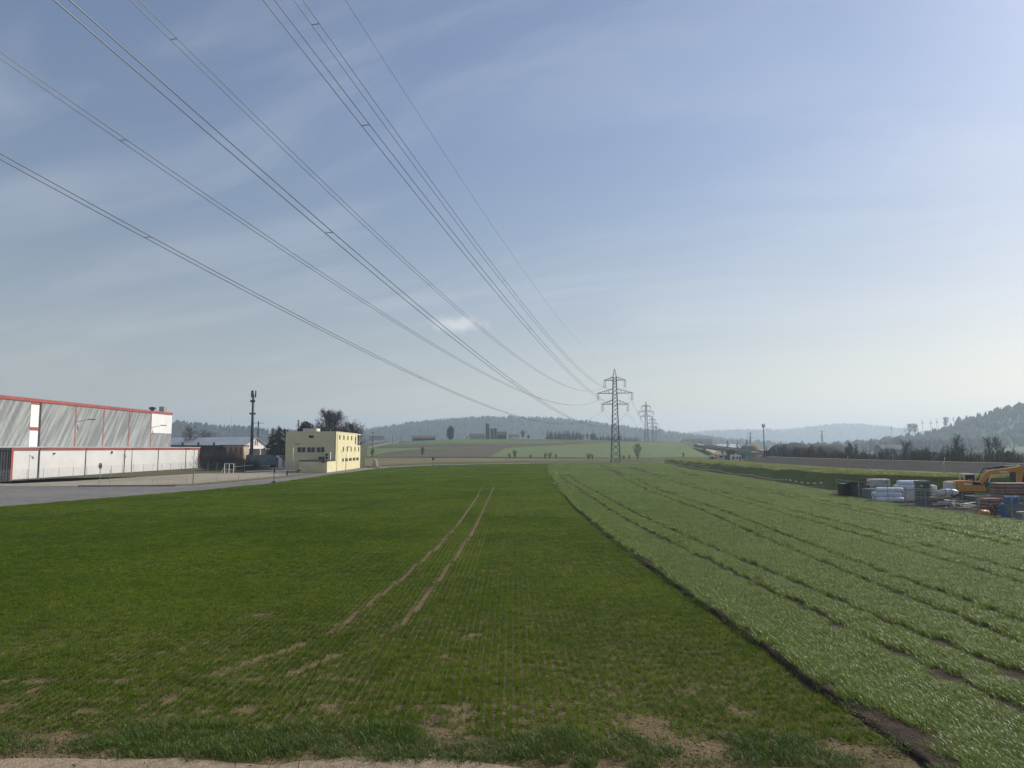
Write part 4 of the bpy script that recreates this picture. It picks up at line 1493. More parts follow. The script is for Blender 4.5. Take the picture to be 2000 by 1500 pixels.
MB().tube((0, 0, -.2), (0, 0, 2.6), .03, None, 6).build('pole', 'galv', t)
MB().lathe([(.05, 2.6), (.05, 2.64), (.0, 2.66)], 8).build('cap', 'galv', t)

t = thing('kerb', 'dark kerb edging the end of the grass verge by the road', 'kerb', (-60, 113, 0))
for k, (a, b) in enumerate(zip(np.linspace(-67.6, -52.6, 11)[:-1], np.linspace(-67.6, -52.6, 11)[1:])):
    MB().beam((a + 60.02, -1.25 + .06 * k, .11), (b + 60 - .02, -1.19 + .06 * k, .11), .22, .22).build('kerb_stone', 'concrete_dark', t, bevel=.02)
t = thing('rail_fence', 'long low rail fence dividing the pale yard from the verge', 'fence', (-56, 125, 0))
rp = [(-58.5, 116.8), (-55.2, 121.6), (-52.8, 128), (-51.5, 135), (-50.7, 143), (-50.2, 151), (-49.9, 158), (-52.5, 165), (-57, 170)]
for a in rp:
    MB().tube((a[0] + 56, a[1] - 125, -.15), (a[0] + 56, a[1] - 125, 1.0), .035, None, 6).build('post', 'galv', t)
for a, b in zip(rp[:-1], rp[1:]):
    MB().beam((a[0] + 56, a[1] - 125, .97), (b[0] + 56, b[1] - 125, .97), .05, .06).build('rail', 'galv', t)
    MB().beam((a[0] + 56, a[1] - 125, .55), (b[0] + 56, b[1] - 125, .55), .03, .03).build('rail', 'galv', t)

# white gate frame, barrier, post with black base
t = thing('yard_gate', 'white tubular gate frame with diagonal strut standing by the hedge', 'gate', (-67.0, 169.5, 0), R(-8))
for x in (-1.15, 0, 1.15):
    MB().beam((x, 0, -.1), (x, 0, 2.35), .11).build('upright', 'white_plain', t)
for z in (.95, 2.3):
    MB().beam((-1.2, 0, z), (1.2, 0, z), .10, .10).build('crossbar', 'white_plain', t)
MB().beam((-1.15, 0, 1.6), (-2.4, .6, .05), .08).build('strut', 'white_plain', t)
MB().beam((1.15, 0, 1.55), (5.2, 1.2, 1.95), .07).build('rail', 'white_plain', t)
t = thing('barrier', 'long white barrier pole across the yard entrance near the yellow building', 'barrier', (-49.2, 157.8, 0), R(5))
MB().beam((-.3, 0, -.1), (-.3, 0, 1.0), .28, .28).build('post', 'dark_steel', t)
MB().beam((-9.2, 0, .93), (2.6, 0, 1.12), .10, .14).build('boom', 'white_plain', t)
MB().beam((-9.1, 0, -.1), (-9.1, 0, .85), .08).build('rest_post', 'galv', t)
MB().box((2.2, 0, 1.06), (.8, .3, .3)).build('counterweight', 'dark_steel', t)
t = thing('traffic_sign', 'small sign seen from behind on dark post at the field edge', 'road sign', (-41.3, 124.4, 0), R(150))
MB().tube((0, 0, -.2), (0, 0, 2.25), .045, None, 8).build('pole', 'dark_steel', t)
MB().lathe([(.42, 0), (.42, .1), (.3, .22), (.06, .3)], 10).build('base', 'rubber', t)
MB().box((0, -.05, 2.05), (.42, .04, .6)).build('sign_plate', 'dark_steel', t)
t = thing('traffic_sign', 'round sign seen from behind at the bend of the road', 'road sign', (-27.2, 246.5, 0), R(10))
MB().tube((0, 0, -.2), (0, 0, 2.6), .06, None, 8).build('pole', 'dark_steel', t)
MB().lathe([(.0, -.02), (.42, -.02), (.42, .02), (.0, .02)], 16, (0, -.08, 2.25), axis='y').build('sign_plate', 'dark_steel', t)

# ------------------------------------------------------------------ yellow building
B = thing('office_building', 'pale yellow flat-roofed three storey building with small dark windows', 'building', (-45.4, 184.0, 0), R(1.2))
BW, BD, BH = 12.9, 33.0, 10.15            # front width (to -x), depth (+y), height
FWIN = [(-9.9 + k * 2.45, -9.9 + k * 2.45 + 2.15) for k in range(3)]


def wall_with_holes(axis_, fixed, thick, u0, u1, z0, z1, holes):
    """wall as a grid of solid cells around rectangular holes; outer face at `fixed`, thickness inward"""
    us = sorted(set([u0, u1] + [h[0] for h in holes] + [h[1] for h in holes]))
    zs = sorted(set([z0, z1] + [h[2] for h in holes] + [h[3] for h in holes]))
    mb = MB()
    quads = []

    def solid(i, j):
        if not (0 <= i < len(us) - 1 and 0 <= j < len(zs) - 1):
            return False
        um, zm = (us[i] + us[i + 1]) / 2, (zs[j] + zs[j + 1]) / 2
        return not any(h[0] < um < h[1] and h[2] < zm < h[3] for h in holes)

    def P(u, d, z):
        return (fixed + d, u, z) if axis_ == 'x' else (u, fixed + d, z)
    for i in range(len(us) - 1):
        for j in range(len(zs) - 1):
            if not solid(i, j):
                continue
            a, b, c, d = us[i], us[i + 1], zs[j], zs[j + 1]
            for t_ in (0, thick):
                quads.append([P(a, t_, c), P(b, t_, c), P(b, t_, d), P(a, t_, d)])
            if not solid(i - 1, j):
                quads.append([P(a, 0, c), P(a, thick, c), P(a, thick, d), P(a, 0, d)])
            if not solid(i + 1, j):
                quads.append([P(b, 0, c), P(b, thick, c), P(b, thick, d), P(b, 0, d)])
            if not solid(i, j - 1):
                quads.append([P(a, 0, c), P(b, 0, c), P(b, thick, c), P(a, thick, c)])
            if not solid(i, j + 1):
                quads.append([P(a, 0, d), P(b, 0, d), P(b, thick, d), P(a, thick, d)])
    for q in quads:
        mb.add(q, [(0, 1, 2, 3)])
    return mb


def window(parent, axis_, fixed, u0, u1, z0, z1, inset, mull=1, frame='white_plain', name='window'):
    """glazed window set back in its reveal; inset is signed along the wall's inward direction"""
    d = inset
    mk = (lambda u, dd, z: (fixed + dd, u, z)) if axis_ == 'x' else (lambda u, dd, z: (u, fixed + dd, z))
    s_ = 1 if d > 0 else -1
    fr = MB()
    w = .07
    for a, b, c, e in ((u0, u1, z0, z0 + w), (u0, u1, z1 - w, z1), (u0, u0 + w, z0 + w, z1 - w), (u1 - w, u1, z0 + w, z1 - w)):
        fr.b2(mk(a + .004, d, c + .004), mk(b - .004, d + s_ * .07, e - .004))
    for k in range(1, mull):
        um = u0 + (u1 - u0) * k / mull
        fr.b2(mk(um - .035, d, z0 + w), mk(um + .035, d + s_ * .06, z1 - w))
    f = fr.build(name, frame, parent)
    MB().b2(mk(u0 + .02, d + s_ * .03, z0 + .02), mk(u1 - .02, d + s_ * .05, z1 - .02)).build('pane', 'window_glass', f)
    return f


fh = [(a, b, 4.8, 6.25) for a, b in FWIN] + [(-7.05, -5.75, 8.55, 9.25)]
wall_with_holes('y', 0, .3, -BW, -.002, 0, BH, fh).build('front_wall', 'yellow_wall', B)
for a, b in FWIN:
    window(B, 'y', 0, a, b, 4.8, 6.25, .12, 2)
MB().b2((FWIN[0][0] - .1, -.12, 4.68), (FWIN[2][1] + .1, .02, 4.79)).build('window_sill', 'pale_trim', B)
for k in range(5):
    MB().b2((-7.04, .08, 8.58 + .134 * k), (-5.76, .16, 8.66 + .134 * k)).build('grille_slat', 'dark_steel', B)
MB().b2((-5.7, -.10, 9.12), (-.55, -.003, 9.24)).build('cable_duct', 'pale_trim', B)
top = [3.6, 8.7, 13.9, 19.0]
sh_ = [(y, y + 1.6, 8.15, 9.4) for y in top] + [(24.6, 26.3, 7.05, 9.35)]
mid = [8.4, 13.6, 18.6, 24.1, 29.6]
sh_ += [(y, y + 1.55, 4.95, 6.3) for y in mid]
low = [7.9, 11.6, 16.6, 21.9, 27.0]
sh_ += [(y, y + w_, 2.25, 3.2) for y, w_ in zip(low, (2.2, 3.6, 3.9, 3.9, 3.7))]
wall_with_holes('x', 0, -.3, .0, BD, 0, 6.75, [h for h in sh_ if h[3] < 6.7]).build('side_wall', 'yellow_wall', B)
wall_with_holes('x', 0, -.3, .0, 28.2, 6.75, BH, [h for h in sh_ if h[2] > 6.7]).build('side_wall', 'yellow_wall', B)
for a, b, c, d in sh_:
    window(B, 'x', 0, a, b, c, d, -.14, 1, 'white_plain' if c < 3 else 'pale_trim', 'terrace_door' if a == 24.6 else 'window')
MB().b2((-BW, BD - .3, 0), (-.3, BD, 6.75)).build('back_wall', 'yellow_wall', B)
MB().b2((-BW, 27.9, 6.75), (-.3, 28.2, BH)).build('back_wall', 'yellow_wall', B)
MB().b2((-BW, .3, 0), (-BW + .3, BD - .3, 6.75)).build('far_wall', 'yellow_wall', B)
MB().b2((-BW, .3, 6.75), (-BW + .3, 27.9, BH)).build('far_wall', 'yellow_wall', B)
MB().b2((-BW + .3, 28.2, 6.6), (-.3, BD - .3, 6.85)).build('terrace_floor', 'concrete', B)
for k in range(5):
    MB().beam((-.15, 28.6 + k * 1.02, 6.75), (-.15, 28.6 + k * 1.02, 7.75), .05).build('railing_post', 'galv', B)
MB().beam((-.15, 28.3, 7.75), (-.15, 32.9, 7.75), .06).build('railing', 'galv', B)
MB().b2((-BW - .1, 27.5, BH - .25), (.12, BD, BH + .0)).build('terrace_canopy', 'pale_trim', B)
MB().beam((-.25, 32.6, 6.75), (-.25, 32.6, BH - .25), .16).build('canopy_post', 'pale_trim', B)
MB().b2((-BW + .3, .3, BH - .35), (-.3, 27.9, BH - .22)).build('roof', 'roof_dark', B)
for a, b in (((-BW - .08, -.08, BH), (.08, .36, BH + .12)), ((-.36, .36, BH), (.08, 28.2, BH + .12)), ((-BW - .08, .36, BH), (-BW + .36, 28.2, BH + .12))):
    MB().b2(a, b).build('roof_edge', 'pale_trim', B)
MB().b2((-9.7, 4.2, BH - .2), (-6.1, 8.0, BH + 1.0)).build('roof_hatch', 'pale_trim', B)
for x in (-5.2, -1.8):
    MB().tube((x, 1.5, BH - .2), (x, 1.5, BH + .6), .06, None, 6).build('vent_pipe', 'galv', B)
MB().tube((-.45, -.09, 0), (-.45, -.09, BH - .3), .07, None, 8).build('downpipe', 'pale_trim', B)
for y0_ in (1.2,):
    MB().tube((.09, y0_, 0), (.09, y0_, BH - .3), .07, None, 8).build('downpipe', 'pale_trim', B)
# low garage annex in front
AN = MB().b2((-6.75, -9.0, 0), (-.02, -.003, 2.75)).build('annex', 'yellow_wall', B)
MB().b2((-6.9, -9.15, 2.75), (.1, -.003, 3.02)).build('annex_roof', 'roof_dark', AN)
for k in range(3):
    MB().b2((-5.9 + 1.75 * k, -9.06, .05), (-4.5 + 1.75 * k, -9.003, 2.2)).build('annex_door', 'yellow_wall', AN)
MB().b2((-.016, -4.6, .05), (.03, -3.6, 2.05)).build('side_door', 'pale_trim', AN)
MB().b2((-8.0, -.06, .05), (-7.0, -.003, 2.1)).build('front_door', 'container_blue', B)
AC = MB().b2((-2.35, -1.6, 3.05), (-1.25, -.9, 4.75)).build('air_conditioner', 'cab_grey', B)
for z in (3.5, 4.3):
    MB().lathe([(.0, -.02), (.33, -.02), (.33, .02), (.0, .02)], 14, (-1.95, -1.63, z), axis='y').build('fan', 'machine_black', AC)
MB().b2((-4.0, -1.5, 3.03), (-2.7, -.8, 3.75)).build('air_conditioner', 'dark_steel', B)
MB().b2((-1.2, -1.5, 3.03), (-1.02, -1.0, 4.95)).build('air_duct', 'white_plain', B)
MB().lathe([(.0, -.05), (.36, -.05), (.36, .05), (.0, .05)], 14, (-1.0, -9.2, 2.75), axis='y').build('round_mirror', 'rust', AN)

# boulders by the corner
for k, (x, y, s_, lab) in enumerate([(-41.9, 219, (.9, .8, 1.6), 'tall grey boulder standing at the corner of the yellow building'), (-43.2, 220, (1.3, .8, .5), 'low flat stone beside the tall boulder'), (-40.6, 217.5, (1.0, .6, .35), 'small flat stone next to the road by the boulder')]):
    bm = bmesh.new()
    bmesh.ops.create_icosphere(bm, subdivisions=2, radius=1)
    for v in bm.verts:
        q = .8 + .4 * random.random()
        v.co = Vector((v.co.x * s_[0] * q, v.co.y * s_[1] * q, max(-.1, v.co.z * s_[2] * q + s_[2] * .55)))
    me = bpy.data.meshes.new('boulder')
    bm.to_mesh(me)
    bm.free()
    me.materials.append(M['stone'])
    o = bpy.data.objects.new('boulder', me)
    COL.objects.link(o)
    o.location = (x, y, 0)
    tag(o, lab, 'stone')

# ------------------------------------------------------------------ buildings behind the yard


def gable_house(name, label, loc, rz, L, Wd, eave, ridge_h, wall, roof, gable=None, over=.5, cat='building'):
    """ridge along local x"""
    t = thing(name, label, cat, loc, rz)
    MB().b2((-L / 2, -Wd / 2, -.2), (L / 2, Wd / 2, eave)).build('wall', wall, t)
    for sx in (-1, 1):
        MB().prism([(-Wd / 2, eave + .003), (Wd / 2, eave + .003), (0, ridge_h - .05)], 'x', sx * (L / 2 - .25), sx * (L / 2)).build('gable', gable or wall, t)
    for sy in (-1, 1):
        mb = MB()
        k = (ridge_h - eave) / (Wd / 2)
        y1, z1 = sy * (Wd / 2 + over), eave - over * k
        mb.add([(-L / 2 - over, 0, ridge_h), (L / 2 + over, 0, ridge_h), (L / 2 + over, y1, z1), (-L / 2 - over, y1, z1),
                (-L / 2 - over, 0, ridge_h + .18), (L / 2 + over, 0, ridge_h + .18), (L / 2 + over, y1, z1 + .18), (-L / 2 - over, y1, z1 + .18)],
               [(0, 1, 2, 3), (4, 7, 6, 5), (0, 4, 5, 1), (1, 5, 6, 2), (2, 6, 7, 3), (3, 7, 4, 0)])
        mb.build('roof', roof, t)
    return t


p_ = place(492, 870, 252)
t = gable_house('barn', 'long white barn with pale metal roof and white gable behind trailers', (p_[0] - 16.5, 259, 0), R(-24), 40, 13.0, 6.1, 9.7, 'dark_wall', 'roof_sheet', 'white_plain')
MB().b2((20.0, -6.3, 5.7), (20.2, 6.3, 6.1)).build('gable_beam', 'white_plain', t)
for y in (-6.2, -2.1, 2.1, 6.2):
    MB().b2((20.0, y - .14, 0), (20.22, y + .14, 5.7)).build('gable_post', 'white_plain', t)
for y in (-.55, .45):
    MB().prism([(y, 7.0), (y + .5, 7.0), (y + .5, 8.6), (y + .1, 8.8), (y, 8.4)], 'x', 20.01, 20.06).build('red_emblem', 'sign_red', t)
p_ = place(385, 880, 226)
t = thing('flat_building', 'dark flat-roofed building between the warehouse and the white barn', 'building', (p_[0], 228, 0))
MB().b2((-11, -2, -.1), (8.2, 8, 6.6)).build('wall', 'dark_wall', t)
MB().b2((-11.2, -2.2, 6.6), (8.4, 8.2, 6.9)).build('roof', 'roof_dark', t)
for k in range(3):
    MB().lathe([(.3, 6.9), (.3, 7.5), (.5, 7.6), (.1, 7.8)], 8, (-6 + 5 * k, 1, 0)).build('roof_vent', 'dark_steel', t)
p_ = place(450, 880, 224)
t = thing('shed', 'beige shed with open bays and orange doors under flat roof', 'shed', (p_[0], 226, 0))
MB().b2((-3.9, .2, -.1), (3.3, 5, 5.6)).build('wall', 'beige_wall', t)
MB().b2((-4.1, -.2, 6.75), (3.6, 5.2, 7.0)).build('roof', 'orange_wood', t)
MB().b2((-3.9, 0, 5.6), (3.3, 5, 6.75)).build('upper_wall', 'beige_wall', t)
MB().b2((-3.4, -.03, 3.8), (-2.1, .21, 6.3)).build('open_bay', 'machine_black', t)
for k, x in enumerate((-1.2, .5, 2.1)):
    MB().b2((x, -.06, 3.6), (x + 1.0, .0, 6.3)).build('shutter', 'orange_wood', t)
    MB().b2((x + .3, -.10, 4.0), (x + .6, -.061, 6.0)).build('shutter_slot', 'dark_steel', t)
p_ = place(517, 900, 222)
t = thing('trailer', 'long blue grey box trailer parked between hedge and yellow building', 'trailer', (p_[0], 222, 0))
MB().b2((-5.4, -1.25, .9), (4.0, 1.25, 3.85)).build('box_body', 'container_blue', t)
for k in range(7):
    MB().b2((-5.3 + k * 1.45, -1.31, 1.0), (-5.22 + k * 1.45, -1.251, 3.8)).build('rib', 'container_blue', t)
MB().b2((-5.4, -1.1, .7), (4.0, 1.1, .9)).build('chassis', 'machine_black', t)
for x in (-4, -2.8, 2.4):
    for sy in (-1, 1):
        MB().lathe([(.0, -.14), (.48, -.14), (.48, .14), (.0, .14)], 14, (x, sy * 1.0, .47), axis='y').build('wheel', 'rubber', t)
t = thing('container', 'white upright container at the end of blue trailer', 'container', (p_[0] + 5.8, 221.6, 0))
MB().b2((-1.1, -1.2, 0), (1.2, 1.3, 3.7)).build('box_body', 'white_plain', t)
for k in range(3):
    MB().b2((-1.0 + .75 * k, -1.25, .1), (-.4 + .75 * k, -1.203, 3.6)).build('door_leaf', 'white_plain', t)
MB().b2((.15, -1.28, .4), (.6, -1.251, 2.6)).build('vent_panel', 'galv', t)
# car roof seen over the trailer
p_ = place(484, 884, 240)

# farm on the crest
FM = 685
for k, (px, top, lab) in enumerate([(952.5, 825.5, 'tallest grey tower silo of the farm on the hill crest'), (961, 835.5, 'shorter silo in the middle of three farm silos'), (968, 834.8, 'domed shorter silo at the end of three farm silos')]):
    p_ = place(px, top, FM)
    g = float(hz(p_[0], FM))
    t = thing('silo', lab, 'silo', (p_[0], FM, g))
    hgt, r = p_[2] - g, (1.95 if k == 0 else 1.5)
    MB().tube((0, 0, -.2), (0, 0, hgt - .8), r, None, 18).build('body', 'silo_grey', t, smooth=False)
    MB().lathe([(r + .08, hgt - .8), (r * .9, hgt - .5), (r * .6, hgt - .2), (.15, hgt)], 18).build('cap', 'galv', t, smooth=True)
    for q in range(5):
        MB().lathe([(r + .05, hgt * q / 5 + .5), (r + .05, hgt * q / 5 + .7)], 18).build('hoop', 'silo_grey', t)
for px, base, L, Wd, e, rr, rz, lab, wall, roof in [(932, 858.5, 14, 9, 3.5, 5.6, R(8), 'low farm barn left of the silos on the crest', 'beige_wall', 'roof_dark'),
                                                   (978, 859, 11, 9, 4.5, 7.5, R(0), 'dark farm barn directly beside the silos', 'dark_wall', 'roof_dark'),
                                                   (1004, 859.5, 8, 6, 3, 5, R(20), 'small pale farmhouse among the leafless farm trees', 'white_wall', 'roof_brown'),
                                                   (828, 862, 22, 11, 3.2, 5.4, R(6), 'long low dark barn partly sunk behind the crest', 'dark_wall', 'roof_brown')]:
    p_ = place(px, base, FM + 10)
    gable_house('farm_building', lab.replace('left of', 'west of'), (p_[0], FM + 10, float(hz(p_[0], FM + 10)) - .3), rz, L, Wd, e, rr, wall, roof)
for px, base, Y, L, lab, wall in [(735, 872, 760, 14, 'small pale house in the haze behind the yellow building', 'white_wall'), (1345, 872, 900, 14, 'hazy pale house beyond the ramp road', 'white_wall'), (1372, 870, 880, 22, 'hazy grey long house beyond the far bridge', 'beige_wall'),
                                  (1420, 872, 820, 26, 'wide grey hall behind the far conifers', 'roof_sheet'), (1738, 873, 560, 20, 'pale blue roofed hall showing through the motorway hedge gap', 'container_blue')]:
    p_ = place(px, base, Y)
    gable_house('house', lab, (p_[0], Y, max(0.0, float(hz(p_[0], Y)))), R(10), L, 10, 5, 8.5, wall, 'roof_dark' if wall != 'roof_sheet' else 'roof_sheet')

# motorway works in the distance: bridge, site huts, sign
t = thing('bridge', 'long dark bridge deck on piers crossing the motorway works', 'bridge', (0, 0, 0))
a, b = Vector(place(1366, 871.5, 500)), Vector(place(1476, 886, 340))
t.location = (a.x, a.y, 0)
a2, b2_ = Vector((0, 0, a.z)), b - Vector((a.x, a.y, 0))
MB().beam(a2, b2_, 7.0, 1.3).build('deck', 'concrete_dark', t)
off = (b2_ - a2).cross(Vector((0, 0, 1))).normalized()
for s_ in (-1, 1):
    MB().beam(a2 + off * 3.6 * s_ + Vector((0, 0, .5)), b2_ + off * 3.6 * s_ + Vector((0, 0, .5)), .25, 1.6).build('parapet', 'concrete_dark', t)
for f in (.12, .5, .88):
    q = a2.lerp(b2_, f)
    MB().tube((q.x, q.y, -.3), (q.x, q.y, q.z - .5), .7, None, 10).build('pier', 'concrete', t)
for k, (px, Y, s_, mat_, lab) in enumerate([(1434, 318, (3.0, 2.4, 2.7), 'white_plain', 'white site hut on the pale motorway ground'), (1441, 316, (2.4, 2.4, 2.7), 'white_plain', 'second white site hut with dark open end'), (1412, 345, (5.0, 2.4, 2.5), 'cab_grey', 'pale grey site hut by foot of the ramp road'), (1428, 332, (3.2, 2.4, 4.6), 'rust', 'rust orange stacked site container behind the white huts')]):
    p_ = place(px, 898, Y)
    t = thing('site_hut', lab, 'site hut', (p_[0], Y, float(hz(p_[0], Y)) + .1))
    MB().b2((-s_[0] / 2, -s_[1] / 2, 0), (s_[0] / 2, s_[1] / 2, s_[2])).build('body', mat_, t)
    MB().b2((-s_[0] / 2 - .08, -s_[1] / 2 - .08, s_[2] + .003), (s_[0] / 2 + .08, s_[1] / 2 + .08, s_[2] + .15)).build('roof', mat_, t)
    MB().b2((s_[0] * .1, -s_[1] / 2 - .03, .1), (s_[0] * .42, -s_[1] / 2 - .003, 2.1)).build('door', 'dark_steel', t)
    MB().b2((-s_[0] * .4, -s_[1] / 2 - .03, 1.0), (-s_[0] * .05, -s_[1] / 2 - .003, 2.0)).build('window', 'window_glass', t)
p_ = place(1462, 887, 330)
t = thing('motorway_sign', 'green motorway sign board at the end of far bridge', 'road sign', (p_[0], 330, 0))
for x in (-.9, .9):
    MB().beam((x, 0, -.2), (x, 0, 4.6), .14).build('post', 'galv', t)
MB().b2((-1.4, -.12, 2.3), (1.4, -.06, 4.7)).build('board', 'sign_green', t)

# barrier tape with stakes along the foot of the bank
tp = [(66, 305), (58.5, 270), (52.5, 225), (50, 200), (48.5, 170), (46.8, 140), (45.6, 118), (46.8, 108)]
t = thing('barrier_tape', 'white banded barrier tape on stakes along the grassy soil bank', 'barrier tape', (50, 170, 0))
for k, (a, b) in enumerate(zip(tp[:-1], tp[1:])):
    MB().tube((a[0] - 50, a[1] - 170, -.1), (a[0] - 50, a[1] - 170, .95), .03, None, 5).build('stake', 'timber', t)
    w, r_ = MB(), MB()
    n = int(math.hypot(a[0] - b[0], a[1] - b[1]) / .9)
    f0 = [(a[0] + (b[0] - a[0]) * q / n - 50, a[1] + (b[1] - a[1]) * q / n - 170, .80 - .55 * 4 * (q / n) * (1 - q / n) * .5) for q in range(n + 1)]
    for q in range(n):
        if (q % 2) == 0:
            w.beam(f0[q], f0[q + 1], .014, .17)
        else:
            r_.beam(f0[q], f0[q + 1], .012, .165)
    w.build('tape', 'tape_white', t)
    r_.build('tape_band', 'tape_red', t)
for k, (px, py, h) in enumerate([(1657, 921, 2.4), (1745, 926, 2.8), (1846, 930, 2.6), (1843, 930, 1.8)]):
    Y = 112 - 4 * k
    p_ = place(px, py, Y)
    g = float(bank_h(p_[0], Y)) + .03
    o = thing('survey_stake', ['short wooden survey stake on the grassy bank', 'tall thin survey stake above the white plastic tank', 'tall survey stake on the bank beside the excavator', 'leaning partner of the tall stake beside the excavator'][k], 'stake', (p_[0], Y, g))
    MB().beam((0, 0, -.2), (.02 * k, 0, h), .05).build('shaft', 'pale_timber', o)
    MB().beam((.02 * k - .0, 0, h - .25), (.02 * k, 0, h + .02), .062).build('painted_tip', 'tape_white', o)
# ------------------------------------------------------------------ storage yard on the right
t0 = [(41.8, 92.4), (41.0, 82.0), (40.9, 72.0), (41.5, 65.0), (42.6, 57.2)]
tl = [0]
for a, b in zip(t0[:-1], t0[1:]):
    tl.append(tl[-1] + math.hypot(b[0] - a[0], b[1] - a[1]))


def along(s_):
    return (float(np.interp(s_, tl, [p[0] for p in t0])), float(np.interp(s_, tl, [p[1] for p in t0])))


FL = ['first', 'second', 'third', 'fourth', 'fifth', 'sixth', 'seventh', 'eighth', 'ninth', 'tenth']
NP = int(tl[-1] / 3.5)
for k in range(NP):
    a, b = along(k * 3.55), along(k * 3.55 + 3.45)
    ang = math.atan2(b[1] - a[1], b[0] - a[0])
    L = math.hypot(b[1] - a[1], b[0] - a[0])
    t = thing('fence_panel', '%s mesh fence panel along the storage yard, counted from the soil bank end' % FL[k], 'fence', (a[0], a[1], 0), ang, 'construction fence panels by the field')
    for x in (0, L):
        MB().tube((x, 0, .05), (x, 0, 2.0), .024, None, 6).build('post', 'galv', t)
        MB().box((x, 0, .07), (.24, .6, .14)).build('foot_block', 'concrete_dark', t, bevel=.02)
    for z in (.15, 1.98):
        MB().tube((0, 0, z), (L, 0, z), .02, None, 6).build('rail', 'galv', t)
    mb = MB()
    for q in range(1, 22):
        mb.tube((L * q / 22, 0, .15), (L * q / 22, 0, 1.98), .0035, None, 3, cap=False)
    for z in np.arange(.35, 1.9, .28):
        mb.tube((0, 0, z), (L, 0, z), .0035, None, 3, cap=False)
    struct(mb.build('wire_mesh', 'galv', t, fix=False), 'stuff')


def at_px(px, Y):
    r = ray(px, 960)
    return r[0] * Y / r[1]


# dark boxes and white tank
t = thing('storage_box', 'dark blackish brown steel box behind the first fence panels', 'storage box', (at_px(1656, 89.5), 89.5, 0), R(80))
MB().b2((-1.1, -1.3, .1), (1.1, .9, 1.5)).build('body', 'dark_wall', t, bevel=.03)
MB().b2((-1.2, -1.4, 1.5), (1.2, 1.0, 1.58)).build('lid', 'machine_black', t)
t = thing('storage_box', 'second dark steel box leaning open next to the tarpaulin block', 'storage box', (at_px(1675, 88.0), 88.0, 0), R(84))
MB().b2((-1.0, -1.1, .1), (1.0, .7, 1.55)).build('body', 'dark_wall', t, bevel=.03)
MB().box((0, 0, 1.72), (2.2, 2.1, .07), ry=R(8)).build('lid', 'machine_black', t)
t = thing('covered_pallet', 'grey green tarpaulin covered block beside the dark boxes', 'pallet', (at_px(1700, 84.5), 84.5, 0), R(3))
MB().b2((-.8, -.6, .14), (.8, .6, 1.25)).build('tarpaulin', 'tarp_green', t, bevel=.14, smooth=True)
MB().b2((-.8, -.6, 0), (.8, .6, .14)).build('pallet_base', 'timber', t)
t = thing('steel_platform', 'dark steel platform carrying the white plastic tank', 'platform', (at_px(1716, 90.5), 90.5, 0), R(2))
MB().b2((-2.6, -.8, .92), (1.9, .8, 1.06)).build('deck', 'machine_black', t)
for x in (-2.4, 0, 1.7):
    MB().b2((x - .1, -.7, 0), (x + .1, .7, .918)).build('leg', 'dark_steel', t)
t = thing('plastic_tank', 'white plastic tank with grid cage and grey label', 'tank', (at_px(1716, 90.5), 90.5, 1.06), R(2))
MB().b2((-1.22, -.55, .1), (1.22, .55, 1.05)).build('tank_body', 'bag_white', t, bevel=.1, smooth=True)
MB().b2((-1.25, -.58, 0), (1.25, .58, .098)).build('pallet_base', 'galv', t)
for k in range(9):
    MB().tube((-1.22 + 2.44 * k / 8, -.58, .05), (-1.22 + 2.44 * k / 8, -.58, 1.05), .012, None, 5).build('cage_bar', 'galv', t)
for k in range(4):
    MB().tube((-1.25, -.60, .25 + .25 * k), (1.25, -.60, .25 + .25 * k), .012, None, 5).build('cage_bar', 'galv', t)
MB().b2((.55, -.62, .5), (1.0, -.61, .85)).build('label_plate', 'galv', t)


def roll_thing(label, loc, rz, L, r, mat='foil_white', group='white wrapped rolls in the storage yard'):
    t = thing('wrapped_roll', label, 'roll', loc, rz, group)
    prof = [(r * .30, -L / 2), (r * .8, -L / 2), (r * .97, -L / 2 + .06)]
    n = 9
    for k in range(n):
        prof.append((r * (1 + .035 * math.sin(k * 2.3 + loc[0])), -L / 2 + .12 + (L - .24) * k / (n - 1)))
    prof += [(r * .97, L / 2 - .06), (r * .8, L / 2), (r * .30, L / 2)]
    MB().lathe(prof, 16, axis='x').build('wrapping', mat, t, smooth=True)
    MB().lathe([(r * .28, -L / 2 - .02), (r * .28, L / 2 + .02)], 10, axis='x').build('core', 'timber', t)
    return t


xa = at_px(1733, 79.5)
rl = .30
for k, (dx, dy, z, lab) in enumerate([(0, -.35, rl, 'front bottom white roll of the low pile under the plastic ties'), (.0, .32, rl, 'rear bottom white roll of the low pile'), (-.05, 0, rl * 2.7, 'white roll lying on top of the low pile'), (.15, .68, rl * 2.75, 'rear upper white roll of the low pile'), (.35, .3, rl * 4.4, 'topmost white roll of the low pile')]):
    roll_thing(lab, (xa + dx, 79.5 + dy, z + .02), R(-4), 2.9, rl)
xb = at_px(1771, 80.5)
t = thing('wrapped_pallet', 'stained white foil wrapped pallet block carrying the upper rolls', 'pallet', (xb, 80.4, 0), R(-3))
MB().b2((-1.15, -.75, .14), (1.15, .75, 1.28)).build('wrapping', 'bag_white', t, bevel=.08, smooth=True)
MB().b2((-1.1, -.7, 0), (1.1, .7, .14)).build('pallet_base', 'timber', t)
for k, (dy, z, lab) in enumerate([(-.36, 1.28 + rl, 'front lower white roll on the stained pallet block'), (.30, 1.28 + rl, 'rear lower white roll on the stained pallet block'), (-.05, 1.28 + rl * 2.72, 'single white roll on the very top of the stained pallet block')]):
    roll_thing(lab, (xb + (.05 if k < 2 else .12), 80.4 + dy, z + .005), R(-3), 2.7 if k < 2 else 2.4, rl)
t = thing('board_stack', 'tall stack of dark grey boards in front of the white rolls', 'board stack', (at_px(1802, 73.6), 73.6, 0), R(2))
